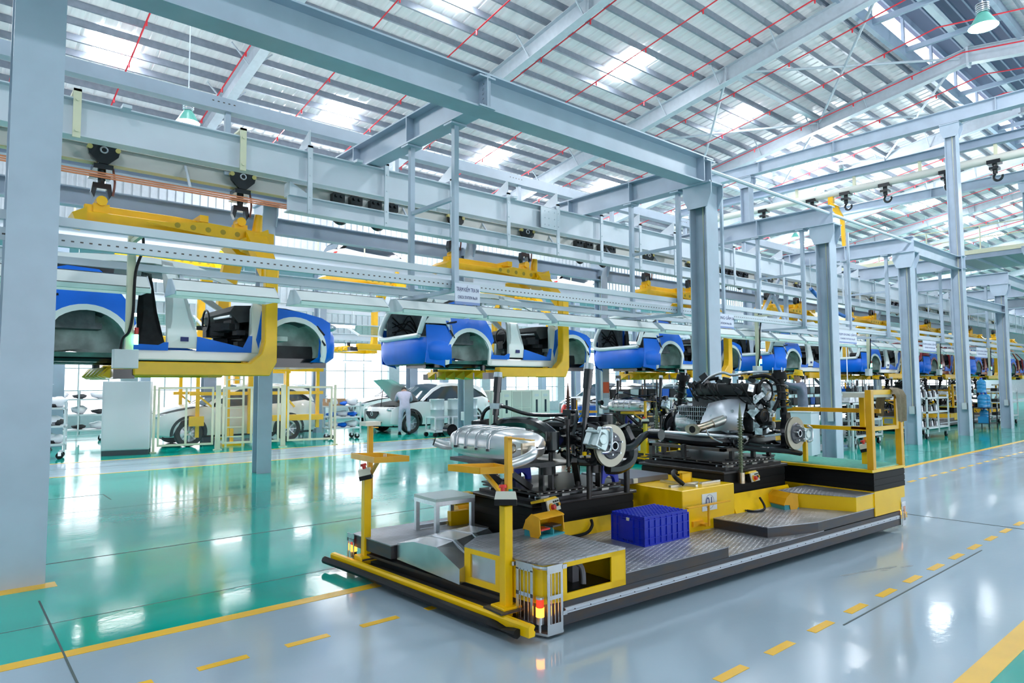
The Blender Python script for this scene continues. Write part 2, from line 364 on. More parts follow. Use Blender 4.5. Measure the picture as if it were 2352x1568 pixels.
MB().box(RX0, -16.2, 5.6, RX1, -16, zr(-16, .9)).build('cladding_upper', CORR, wr_)
for k in range(20): MB().box(-14 + 6.6 * k, -16.2, 0.7, -13.2 + 6.6 * k, -16, 5.6).build('pier', CORR, wr_)
struct(MB().box(RX1, -16, 0, RX1 + .2, 30.2, 13.5).build('wall_end', CORR), 'distant end wall of grey cladding')
struct(MB().box(RX0 - .2, -16, 0, RX0, 30.2, 13.5).build('wall_start', CORR), 'end wall of grey cladding beside the camera')
# ------------------------------------------------------------------ high bay lamps (each with its own light)
LP = 620
def bay_lamp(loc, label, power, rod):
    t = thing('high_bay_lamp', label, 'lamp', loc, 0, 'bell shaped high bay lamps under the roof')
    sh = MB(); sh.lathe([(.075, .30), (.10, .28), (.17, .16), (.25, .02), (.265, 0), (.255, 0), (.235, .03), (.16, .155), (.09, .265)], n=20)
    sh.build('lamp_shade', mat('green enamel shade', (0.12, 0.42, 0.36), 0.3), t, smooth=40)
    hs = MB(); hs.lathe([(0, .50), (.09, .49), (.10, .30), (0, .29)], n=14)
    for k in range(4): hs.lathe([(.10, .32 + k * .045), (.125, .325 + k * .045), (.125, .34 + k * .045), (.10, .345 + k * .045)], n=14)
    hs.build('ballast_housing', ALU, t, smooth=40)
    MB().cyl((0, 0, .49), (0, 0, rod), .014, n=6).build('drop_rod', WHITEST, t)
    MB().lathe([(0, -.005), (.2, -.01), (.245, .01)], n=18).build('lens', mat('lamp lens lit', (0.95, 0.97, 1.0), .3, emit=4), t)
    l = bpy.data.lights.new('bulb', 'POINT'); l.energy = power; l.shadow_soft_size = 0.25; l.color = (0.93, 0.97, 1.0)
    lo = bpy.data.objects.new('bulb', l); COL.objects.link(lo); lo.parent = t; lo.location = (0, 0, -0.32)
for x, y, zz, lb in ((15.87, 3.75, 8.8, 'bell shaped high bay lamp hanging in front of the ridge monitor'), (4.28, 16.9, 7.89, 'high bay lamp with green shade hanging above the conveyor cable tray')):
    bay_lamp((x, y, zz), lb, LP, zr(y, .72) - zz)
for x, y, zz, lb in ((32.44, 13.62, 11.5, 'lit high bay lamp beyond the tall column behind the car line'), (33.62, 15.26, 11.3, 'lit high bay lamp next to the one behind the tall column')):
    bay_lamp((x, y, zz), lb, LP, zr(y, .72) - zz)
for i, x in enumerate((-4, 10.5, 17.8, 25, 39.6, 54, 69)):
    for y in (1.5, 11, 19.5, 26.5):
        if (x, y) in ((25, 11), (17.8, 11), (10.5, 11), (10.5, 19.5), (17.8, 19.5), (25, 19.5)): continue
        z = zr(y, -1.0)
        bay_lamp((x, y, z), 'high bay lamp with green shade on a rod under the open roof', LP, zr(y, .72) - z)

# ------------------------------------------------------------------ conveyor steelwork
def column(x, yf, h, label, cap=True, w=.36, d=.36, m=STEEL, group='row of H section columns beside the aisle', cab=True):
    t = thing('steel_column', label, 'column', (x, yf + d / 2, 0), 0, group)
    c = MB(); c.box(-w / 2, -d / 2, 0, w / 2, -d / 2 + .018, h); c.box(-w / 2, d / 2 - .018, 0, w / 2, d / 2, h); c.box(-.008, -d / 2 + .018, 0, .008, d / 2 - .018, h)
    c.build('shaft', m, t)
    if cap:
        k = MB(); k.prism([(-d / 2 - .02, h - .42), (d / 2 + .02, h - .42), (d / 2 + .11, h - .2), (d / 2 + .11, h), (-d / 2 - .11, h), (-d / 2 - .11, h - .2)], 'x', -w / 2 - .015, -w / 2 + .005)
        k.prism([(-d / 2 - .02, h - .42), (d / 2 + .02, h - .42), (d / 2 + .11, h - .2), (d / 2 + .11, h), (-d / 2 - .11, h), (-d / 2 - .11, h - .2)], 'x', w / 2 - .005, w / 2 + .015)
        k.box(-w / 2 - .06, -d / 2 - .11, h - .03, w / 2 + .06, d / 2 + .11, h); k.build('cap_bracket', m, t)
    if cab:
        MB().tube([(-.06, -.03, h - .1), (-.05, -.03, h * .5), (-.04, -.03, .95)], .014, 6).build('conduit', CREAM, t)
        MB().box(-.11, -.09, .78, -.02, .04, .98).build('outlet_box', GREYC, t, bevel=.006)
    return t
column(.535, 6.70, 5.55, 'broad pale steel column standing alone with yellow paint at its foot', cap=False, w=.355, d=.34, cab=False)
column(9.88, 6.30, 5.0, 'wide pale steel column carrying the end of the deep span beam', w=.34, d=.34)
column(14.46, 6.30, 5.0, 'steel column rising behind the yellow guard rail platform', w=.31, d=.31)
column(19.17, 6.33, 5.0, 'steel column between two wheeled parts racks', w=.31, d=.31)
column(23.37, 6.33, 9.5, 'extra tall steel column reaching up to the high cross beam', w=.31, d=.31, cap=True)
column(28.05, 6.38, 5.0, 'steel column beside the stacked blue water bottles', w=.31, d=.31)
for k, x in enumerate((32.9, 37.6, 42.3, 47.0)): column(x, 6.38, 7.0, 'steel column far along the aisle past the water bottles', group='far columns along the aisle')
for k, x in enumerate((4.62, 9.3, 14.0, 18.7, 23.4, 28.1, 32.8, 37.5)):
    column(x - .05, 12.35, 5.0, ('slim steel column standing in front of the cream framed safety fence' if k == 0 else 'steel column behind the hanging blue car bodies'), w=.26, d=.26, group='second row of columns behind the car line', cab=k > 0)
for k, x in enumerate((2.4, 6.0, 9.9, 13.6, 18, 22.5, 27)):
    column(x, 21.6 if k != 1 else 20.6, 6.0, 'background steel column among parts racks and parked cars', w=.32, d=.32, m=STEELD, group='background columns by the parked cars', cap=False)
def beam(p0, p1, w, h, label, group, m=STEEL, stiff=(), name='steel_beam', tw=.014):
    t = thing(name, label, 'beam', p0, 0, group)
    d = V(p1) - V(p0); MB().ibeam((0, 0, 0), d, w, h, .022, tw).build('girder', m, t)
    ax = 'x' if abs(d.x) > abs(d.y) else 'y'
    for s in stiff:
        b = MB()
        if ax == 'x': b.box(s - .01, -w / 2, -h / 2 + .02, s + .01, w / 2, h / 2 - .02)
        else: b.box(-w / 2, s - .01, -h / 2 + .02, w / 2, s + .01, h / 2 - .02)
        b.build('stiffener', m, t)
    return t
# deep span beam over the open bay
sb = beam((-4.5, 6.46, 5.225), (9.98, 6.46, 5.225), .30, .46, 'deep pale blue span beam crossing the open bay above the aisle', None, stiff=(9.5, 14.2))
MB().box(9.5, -.16, -.21, 9.56, -.01, .21).build('splice_plate', STEELD, sb)
bol = MB()
for zz in (-.15, -.09, -.03, .03, .09, .15): bol.cyl((9.505, -.1, zz), (9.48, -.1, zz), .012, n=6)
bol.build('bolt', ALU, sb)
for x, lb in ((5.0, 'cross beam hung under the middle of the deep span beam'), (9.86, 'cross beam resting on the wide column at the end of the span beam'), (14.46, 'cross beam above the yellow guard rail platform'), (19.17, 'cross beam on the column between the wheeled racks'), (23.37, 'cross beam bolted to the extra tall column'), (28.05, 'cross beam above the stacked water bottles')):
    beam((x, 6.28, 5.2), (x, 12.5, 5.2), .25, .40, lb, None, stiff=(1.7, 3.3, 5.2))
for x in (32.9, 37.6, 42.3): beam((x, 6.3, 5.2), (x, 12.5, 5.2), .25, .40, 'distant cross beam spanning the conveyor past the water bottles', 'far cross beams')
beam((19.2, 6.5, 5.2), (23.3, 6.5, 5.2), .2, .38, 'lengthwise beam from the rack column to the extra tall column', None)
beam((23.5, 6.5, 4.1), (28, 6.5, 4.1), .2, .28, 'lower lengthwise beam between the tall column and the bottle column', None)
beam((28.2, 6.5, 5.2), (46.9, 6.5, 5.2), .2, .38, 'long lengthwise beam receding above the far aisle columns', None)
beam((23.4, .8, 9.75), (23.4, 16, 9.75), .30, .42, 'high level cross beam on top of the extra tall column', None, stiff=(4.5, 9.2, 12))
tc_ = column(23.4, 13.2, 9.5, 'tall steel column behind the car line carrying the high cross beam', w=.34, cab=False)
beam((33, .8, 9.9), (33, 18, 9.9), .30, .40, 'distant high cross beam beyond the cream rail', None, stiff=(4.5, 9.2))
column(33, 6.4, 9.6, 'distant tall column behind the hanging hooks of the cream rail', w=.34, cab=False)
beam((-4, 12.48, 4.62), (46, 12.48, 4.62), .2, .30, 'long grey girder behind the conveyor on the rear columns', None, m=STEELD)
beam((-4, 12.48, 5.25), (46, 12.48, 5.25), .2, .30, 'upper lengthwise girder on the rear columns', None, m=STEELD)
MB().cyl((9.866, 6.36, 5.25), (14.454, 6.36, 5.25), .035, n=8).build('conduit_pipe', WHITEST); tag(bpy.data.objects['conduit_pipe'], 'white conduit pipe between the wide column and guard rail column tops', 'pipe')
o = MB().cyl((14.466, 6.36, 5.25), (19.164, 6.36, 5.25), .035, n=8).build('conduit_pipe', WHITEST); tag(o, 'white conduit pipe running on towards the rack column', 'pipe')
# cable channel above the trolley rail
t = thing('cable_channel', 'slotted cable channel on short posts above the conveyor rail', 'cable tray', (-4, 10.75, 5.9))
c = MB(); c.prism([(-.09, 0), (.09, 0), (.09, .20), (.075, .20), (.075, .015), (-.075, .015), (-.075, .20), (-.09, .20)], 'x', 0, 44); c.build('channel', STEEL, t)
for k in range(14):
    x = 1.2 + 3.05 * k; MB().box(x - .04, -.04, -1.0, x + .04, .04, 0).build('post', STEEL, t)
hl = MB()
for k in range(110):
    if k % 9 < 5: hl.box(1 + .08 * k + (k // 9) * 2.3, -.0915, .11, 1.03 + .08 * k + (k // 9) * 2.3, -.0895, .125)
hl.build('slot', DARK, t)
# conveyor girders: deep white fascia girder, lower rail girder, trolley rail
def fascia(name, y, za, zb, x0, x1, label, m=WHITEST):
    t = thing(name, label, 'beam', (x0, y, 0))
    MB().prism([(-.10, za), (.10, za), (.10, za + .016), (.0, za + .016), (.0, zb - .016), (.10, zb - .016), (.10, zb), (-.10, zb), (-.10, zb - .016), (-.02, zb - .016), (-.02, za + .016), (-.10, za + .016)], 'x', 0, x1 - x0).build('girder', m, t)
    return t
fa = fascia('conveyor_girder', 9.2, 4.53, 4.98, -4, 46, 'deep white conveyor girder with straps hanging down its face')
fb = fascia('conveyor_girder', 9.3, 4.10, 4.34, 3.7, 46, 'lower white conveyor girder strapped under the deep one')
MB().prism([(0, 4.34), (.35, 4.34), (.0, 4.52)], 'y', -.1, .1).build('end_plate', WHITEST, fb)
for k in range(34):
    x = 3.95 + 1.25 * k
    s = MB(); s.box(x - .035, 9.07, 4.06, x + .035, 9.095, 5.06); s.box(x - .035, 9.07, 5.03, x + .035, 9.6, 5.06); s.prism([(9.1, 5.06), (9.6, 5.06), (9.1, 5.3)], 'x', x - .01, x + .01)
    for zz in (4.12, 4.3, 4.62, 4.88): s.cyl((x, 9.07, zz), (x, 9.06, zz), .012, n=6)
    o = s.build('strap', WHITEST, fa); o.location = (4, -9.2, 0)
for x in (1.1, 3.0):
    s = MB(); s.box(x - .04, 9.07, 4.5, x + .04, 9.095, 5.08); s.box(x - .04, 9.07, 5.05, x + .04, 10.7, 5.08)
    for zz in (4.58, 4.95): s.cyl((x, 9.07, zz), (x, 9.055, zz), .02, n=8)
    o = s.build('strap', CREAM, fa); o.location = (4, -9.2, 0)
pl = MB(); pl.box(8.5, 9.075, 4.55, 9.0, 9.095, 4.95); 
for a in range(3):
    for b in range(4):
        if b not in (): pl.cyl((8.6 + .1 * b + (.05 if b > 1 else 0), 9.075, 4.62 + .13 * a), (8.6 + .1 * b + (.05 if b > 1 else 0), 9.065, 4.62 + .13 * a), .012, n=6)
o = pl.build('splice_plate', WHITEST, fa); o.location = (4, -9.2, 0)
rl = thing('trolley_rail', 'cream conveyor rail with copper bars that the black trolleys ride', 'rail', (-4, 10.75, 4.72))
MB().ibeam((0, 0, .13), (50, 0, .13), .12, .26, .02, .012).build('rail_beam', mat('ivory grey rail', (.58, .58, .55), .45), rl); MB().box(0, -.06, -.012, 50, .06, 0).build('running_strip', mat('worn ochre strip', (.55, .46, .22), .45), rl)
for j in range(3): MB().box(0, -.32, -.22 - .03 * j, 50, -.30, -.2 - .03 * j).build('conductor_bar', COPPER, rl)
for k in range(26): MB().bar((1 + 1.9 * k, 0, .2), (1 + 1.9 * k, -.31, -.2), .03, .03).build('bar_bracket', WHITEST, rl)
for k in range(16):
    x = 1.6 + 3.1 * k
    h = MB(); h.box(x - .05, 9.0, 4.96, x + .05, 10.8, 5.0); h.box(x - .05, 10.72, 4.95, x + .05, 10.78, 5.05)
    o = h.build('hanger_bracket', WHITEST, rl); o.location = (4, -10.75, -4.72)
# lit station: light rails and reflector hoods in front of the cars
for nm, y, za, zb, wd, lb in (('light_rail', 7.05, 3.02, 3.10, .07, 'upper plain steel light rail with end slots in front of cars'), ('light_rail', 7.05, 2.84, 2.95, .06, 'perforated strut rail carrying the reflector hoods'), ('light_rail', 7.95, 2.83, 2.90, .05, 'rear thin rail that the reflector hoods bolt to')):
    t = thing(nm, lb, 'rail', (-3, y, 0))
    MB().prism([(-wd / 2, za), (wd / 2, za), (wd / 2, zb), (wd / 2 - .006, zb), (wd / 2 - .006, za + .006), (-wd / 2 + .006, za + .006), (-wd / 2 + .006, zb), (-wd / 2, zb)], 'x', 0, 46).build('channel', WHITEST, t)
    MB().box(0, -wd / 2 + .006, zb - .012, 46, wd / 2 - .006, zb - .004).build('channel_lid', WHITEST, t)
    if 'perforated' in lb:
        hh = MB()
        for k in range(300): hh.box(3 + .07 * k, -wd / 2 - .001, za + .045, 3.025 + .07 * k, -wd / 2 + .002, za + .058)
        o = hh.build('slot', DARK, t); o['kind'] = 'stuff'
HOOD = mat('white enamel hood', (0.74, 0.80, 0.80), 0.4); HOODB = mat('mint hood lip', (0.50, 0.72, 0.68), 0.4)
def hood(x0, x1, label):
    k_ = .7; t = thing('reflector_hood', label, 'lamp', (x0, 7.95, 2.815), 0, 'white reflector hoods along the car line'); L = x1 - x0
    MB().add([(0, -.10, -.06), (L, -.10, -.06), (L, -.26, -0.192), (0, -.26, -0.192), (0, .06, -.04), (L, .06, -.04), (L, -.09, -.05), (0, -.09, -.05)], [(0, 1, 2, 3), (4, 5, 6, 7)]).add([(0, -.26, -0.192), (L, -.26, -0.192), (L, -.24, -0.208), (0, -.24, -0.208), (L, -.08, -.075), (0, -.08, -.075), (L, .06, -.06), (0, .06, -.06)], [(3, 2, 4, 5), (5, 4, 6, 7)]).build('reflector', HOOD, t)
    MB().box(0, -.29, -0.252, L, -.255, -0.205).build('hood_lip', HOODB, t)
    MB().add([(0, .06, -.06), (L, .06, -.06), (L, .19, -0.224), (0, .19, -0.224)], [(0, 1, 2, 3)]).build('rear_reflector', HOOD, t)
    for s in (0.0, L):
        MB().prism([(.06, -.04), (-.1, -.05), (-.27, -0.200), (-.24, -0.232), (.19, -0.224)], 'x', s - .004, s + .004).build('end_cap', WHITEST, t)
    for s in (.12, L - .12): MB().bar((s, 0, -.06), (s, 0, .013), .04, .02, (0, 1, 0)).build('hanger_strap', WHITEST, t)
    MB().cyl((.05, -.02, -.12), (L - .05, -.02, -.12), .016, n=6).build('tube_lamp', mat('hood tube lit', (1, 1, 1), .3, emit=6), t)
HS = [(-1.6, -.4), (-.15, .5), (.55, 1.63), (1.87, 2.99), (3.25, 4.45), (4.66, 6.0), (6.1, 7.38), (7.55, 8.78)] + [(8.95 + 1.42 * k, 10.2 + 1.42 * k) for k in range(18)]
HN = ('the car half hidden by the lone broad column', 'the blue film car nearest the broad column', 'the car behind the check station sign', 'the car just before the wide column', 'the car above the helmeted worker', 'the last white car', 'the first red car')
for i, (a, b) in enumerate(HS): hood(a, b, 'white reflector hood before ' + HN[max(0, min(6, int(((a + b) / 2 + 6.0) // 6.1)))])
# drop frames under the cross beams
for i, x in enumerate((5.0, 9.86, 14.46, 19.17, 23.37, 28.05)):
    t = thing('drop_frame', ['drop frame of two posts under the span beam cross beam', 'drop frame of two posts behind the wide column', 'drop frame of two posts behind the guard rail column', 'drop frame of two posts by the rack column', 'drop frame of two posts by the extra tall column', 'drop frame of two posts by the water bottle column'][i], 'frame', (x, 7.05, 0))
    for y, zb in ((-.08, 2.79), (.98, 2.83)):
        MB().box(-.035, y - .035, zb, .035, y + .035, 5.0).build('post', STEEL, t); MB().box(-.12, y - .09, 4.97, .12, y + .09, 4.995).build('clamp_plate', STEEL, t)
    MB().bar((0, -.08, 4.02), (0, .98, 4.02), .05, .05).build('crosspiece', STEEL, t)
    MB().bar((0, -.14, 2.813), (0, 1.5, 2.813), .05, .05).build('crosspiece', STEEL, t)
for i, (x, y) in enumerate(((11.3, 7.0), (16.9, 7.0), (21.4, 7.0), (25.7, 7.0), (12.6, 7.95), (17.5, 7.95))):
    o = MB().box(x - .025, y - .025, 2.9, x + .025, y + .025, 5.3).build('hanger_post', STEEL); tag(o, 'thin steel hanger post dropping to the light rails', 'post', 'thin hanger posts above the light rails')
# signs
def sign(x, l1, l2, label, z=2.76, wd=.62, ht=.27, y=6.88):
    t = thing('station_sign', label, 'sign', (x, y, z))
    MB().box(-wd / 2, -.006, -ht / 2, wd / 2, .006, ht / 2).build('board', SIGNW, t)
    MB().box(-wd / 2, -.0065, -ht / 2, wd / 2, .0, -ht / 2 + .035).build('blue_band', mat('sign band blue', (.25, .33, .62), .5), t)
    for s in (-.8, .8): MB().cyl((s * wd / 2, 0, ht / 2), (s * wd / 2, 7.02 - y, 2.845 - z), .004, n=5).build('wire', ALU, t)
    mx = M.Rotation(R(90), 4, 'X')
    text(l1, .074, INK, t, M.Translation((0, -.0075, .055)) @ mx @ M.Diagonal((wd / .72, 1, 1, 1)))
    text(l2, .056, INK, t, M.Translation((0, -.0075, -.045)) @ mx @ M.Diagonal((wd / .76, 1, 1, 1)))
sign(5.13, 'TRẠM KIỂM TRA 04', 'CHECK STATION No.04', 'hanging sign reading TRẠM KIỂM TRA 04 CHECK STATION No.04', wd=.40)
sign(11.0, 'TRẠM KHUNG GẦM 06', 'CHASSIS STATION No.06', 'hanging sign reading CHASSIS STATION No.06 half hidden by the wide column', wd=.85)
sign(16.4, 'TRẠM KHUNG GẦM 07', 'CHASSIS STATION No.07', 'hanging sign for chassis station 07 beside the guard rail column', wd=1.0, z=2.68, ht=.3)
sign(21.9, 'TRẠM KHUNG GẦM 08', 'CHASSIS STATION No.08', 'hanging sign for chassis station 08 above the first red car', wd=1.05, z=2.64, ht=.32)
sign(26.9, 'TRẠM KHUNG GẦM 09', 'CHASSIS STATION No.09', 'hanging sign for chassis station 09 near the water bottle column', wd=1.15, z=2.58, ht=.34)
# station call posts with cable and lit lamp
def andon(x, label, zb=1.80, y=7.6):
    t = thing('call_post', label, 'post', (x, y, 0))
    MB().box(-.035, -.03, zb + .12, .035, .03, 3.12).build('post', CREAM, t)
    MB().bar((0, 0, 3.06), (0, 7.085 - y, 3.06), .04, .04).build('arm', CREAM, t)
    MB().box(-.14, -.06, zb - .02, .08, .05, zb + .17).build('switch_box', GREYC, t, bevel=.006)
    MB().tube([(.01, -.05, 3.1), (.07, -.06, 3.16), (.09, -.06, 3.0), (.03, -.055, 2.75), (.02, -.05, 2.35), (-.01, -.05, 2.15), (-.06, -.05, 2.08), (-.08, -.05, 1.97)], .014, 7, 5).build('cable', BLK, t, smooth=60)
    MB().cyl((.055, -.045, zb + .22), (.055, -.045, zb + .32), .02, n=10).build('signal_lamp', GREENL, t)
    MB().cyl((.055, -.045, zb + .32), (.055, -.045, zb + .39), .02, n=10).build('signal_lamp', REDB, t)
andon(1.43, 'cream call post with black cable in front of the leftmost blue car', y=7.6)
andon(13.55, 'call post with green lamp in front of the gap behind the wide column')
andon(19.4, 'call post with green lamp over the hanging wire rack of tools')
andon(25.0, 'call post with green lamp in front of the first red car', zb=1.85)
andon(30.6, 'call post with green lamp in front of the second red car', zb=1.85)
andon(36.2, 'farthest call post with green lamp among red cars', zb=1.85)
# high level cream rail with hooks
t = thing('high_rail', 'high level cream conveyor rail crossing under the roof', 'rail', (28, 1, 9.45))
MB().cyl((0, 0, 0), (0, 19, 0), .15, n=14).build('rail_tube', mat('ivory rail paint', (.70, .69, .64), .4), t, smooth=40)
for k in range(8):
    MB().box(-.05, .6 + 2.4 * k, .05, .05, .7 + 2.4 * k, .55).build('hanger_bracket', CREAM, t)
beam((28, 1, 10.12), (28, 20, 10.12), .28, .32, 'blue grey girder that the high cream rail hangs from', None, m=STEELD)
def hook(y, label):
    t = thing('trolley_hook', label, 'hook', (28, y, 9.27), 0, 'black trolley hooks on the high cream rail')
    b = MB(); b.box(-.17, -.2, -.02, .17, .2, .12); b.cyl((0, 0, 0), (0, 0, -.36), .08, n=8); b.box(-.16, -.14, -.22, .16, .14, -.12); b.build('trolley', BLKG, t)
    MB().ring((0, -.08, -.48), .13, .045, 'x', 14, 6, (R(-200), R(60))).build('hook', BLKG, t)
for y in (6.5, 8.0, 10.1, 11.6, 13.0, 15.2): hook(y, 'black trolley hook hanging from the high cream rail')
t = thing('carrier_hanger', 'yellow carrier hanging end on from the high cream rail', 'hanger', (28, 12.2, 9.2))
MB().box(-.08, -.1, -.3, .08, .1, .14).build('top_lug', YEL, t)
a = MB(); a.prism([(-.25, -.3), (.15, -.3), (.2, -.45), (-.1, -.5), (-.35, -.9), (-.42, -2.4), (-.52, -2.4), (-.5, -.85)], 'x', -.06, .06); a.build('arm', YEL, t)
MB().prism([(-.3, -.32), (-.05, -.32), (-.05, -.1), (-.15, -.2)], 'x', -.2, .2).build('bracket', YEL, t)
# mezzanine deck
t = thing('mezzanine_deck', 'ribbed underside mezzanine deck with cream handrail high above aisle', 'platform', (33, 0, 7.0))
MB().box(0, 2, .0, 5.2, 14.5, .05).build('deck_plate', mat('deck underside grey green', (.52, .58, .60), .6), t)
for k in range(14): MB().box(.1, 2.4 + .9 * k, -.10, 5.1, 2.45 + .9 * k, 0).build('deck_rib', STEEL, t)
MB().box(-.06, 2, -.02, 0, 14.5, .16).build('kick_board', CREAM, t); MB().box(0, 2, -.22, .12, 14.5, 0).build('edge_beam', STEELD, t)
for k in range(7): MB().cyl((0, 2.3 + 2.0 * k, .1), (0, 2.3 + 2.0 * k, 1.15), .025, n=6).build('rail_post', CREAM, t)
for z in (.65, 1.15): MB().cyl((0, 2, z), (0, 14.5, z), .025, n=6).build('handrail', CREAM, t)
# ------------------------------------------------------------------ hanging car bodies
def hwid(x, z):
    if z < .65: h = .85 + .07 * math.sin(max(0, (z - .2)) / .45 * math.pi / 2)
    elif z < 1.05: h = .92 - .03 * (z - .65) / .4
    else: h = .89 - (z - 1.05) * .47
    if x > 2.9: h *= 1 - .20 * ((x - 2.9) / .75) ** 2
    if x < -.45: h *= 1 - .17 * ((-.45 - x) / .5) ** 2
    return h
def arc(cx, cz, r, a0, a1, n=12): return [(cx + r * math.cos(R(a0 + (a1 - a0) * i / n)), cz + r * math.sin(R(a0 + (a1 - a0) * i / n))) for i in range(n + 1)]
def panel(name, poly, m, par, s, t=.02, out=0.0, g=.13):
    bm = bmesh.new(); vs = [bm.verts.new((x, 0, z)) for x, z in poly]; f = bm.faces.new(vs)
    bmesh.ops.triangulate(bm, faces=[f])
    xs = [p[0] for p in poly]; zs = [p[1] for p in poly]
    x = min(xs) + g
    while x < max(xs): bmesh.ops.bisect_plane(bm, geom=bm.verts[:] + bm.edges[:] + bm.faces[:], plane_co=(x, 0, 0), plane_no=(1, 0, 0)); x += g
    z = min(zs) + g
    while z < max(zs): bmesh.ops.bisect_plane(bm, geom=bm.verts[:] + bm.edges[:] + bm.faces[:], plane_co=(0, 0, z), plane_no=(0, 0, 1)); z += g
    for v in bm.verts: v.co.y = s * (hwid(v.co.x, v.co.z) + out)
    bm.verts.index_update(); v1 = [v.co.copy() for v in bm.verts]; n = len(v1); fs = [[v.index for v in f.verts] for f in bm.faces]
    rim = [[v.index for v in e.verts] for e in bm.edges if len(e.link_faces) == 1]; bm.free()
    mb = MB(); mb.add(v1 + [p - V((0, s * t, 0)) for p in v1], fs + [[i + n for i in reversed(f)] for f in fs] + [[a, b, b + n, a + n] for a, b in rim])
    return mb.build(name, m, par, smooth=40)
def sweep(name, path, zs, m, par, t=.02):
    P = cr([(x, y, 0) for x, y in path], 4); n = len(P); vs = []
    for z, sc, dx in zs:
        for p in P: vs.append((p.x + dx, p.y * sc, z))
    mb = MB(); k = len(zs); mb.add(vs, [(i * n + j, i * n + j + 1, (i + 1) * n + j + 1, (i + 1) * n + j) for i in range(k - 1) for j in range(n - 1)])
    return mb.build(name, m, par, smooth=60)
def loft(name, rows, m, par, smooth=60):
    n = len(rows[0]); mb = MB(); mb.add([p for r in rows for p in r], [(i * n + j, i * n + j + 1, (i + 1) * n + j + 1, (i + 1) * n + j) for i in range(len(rows) - 1) for j in range(n - 1)])
    return mb.build(name, m, par, smooth=smooth)
ROOFL = [(-.66, 1.47), (-.35, 1.575), (.2, 1.635), (.8, 1.65), (1.3, 1.61), (1.7, 1.45), (2.3, 1.08)]
def zroof(x):
    for (a, b), (c, d) in zip(ROOFL, ROOFL[1:]):
        if x <= c: return b + (d - b) * (x - a) / (c - a)
    return ROOFL[-1][1]
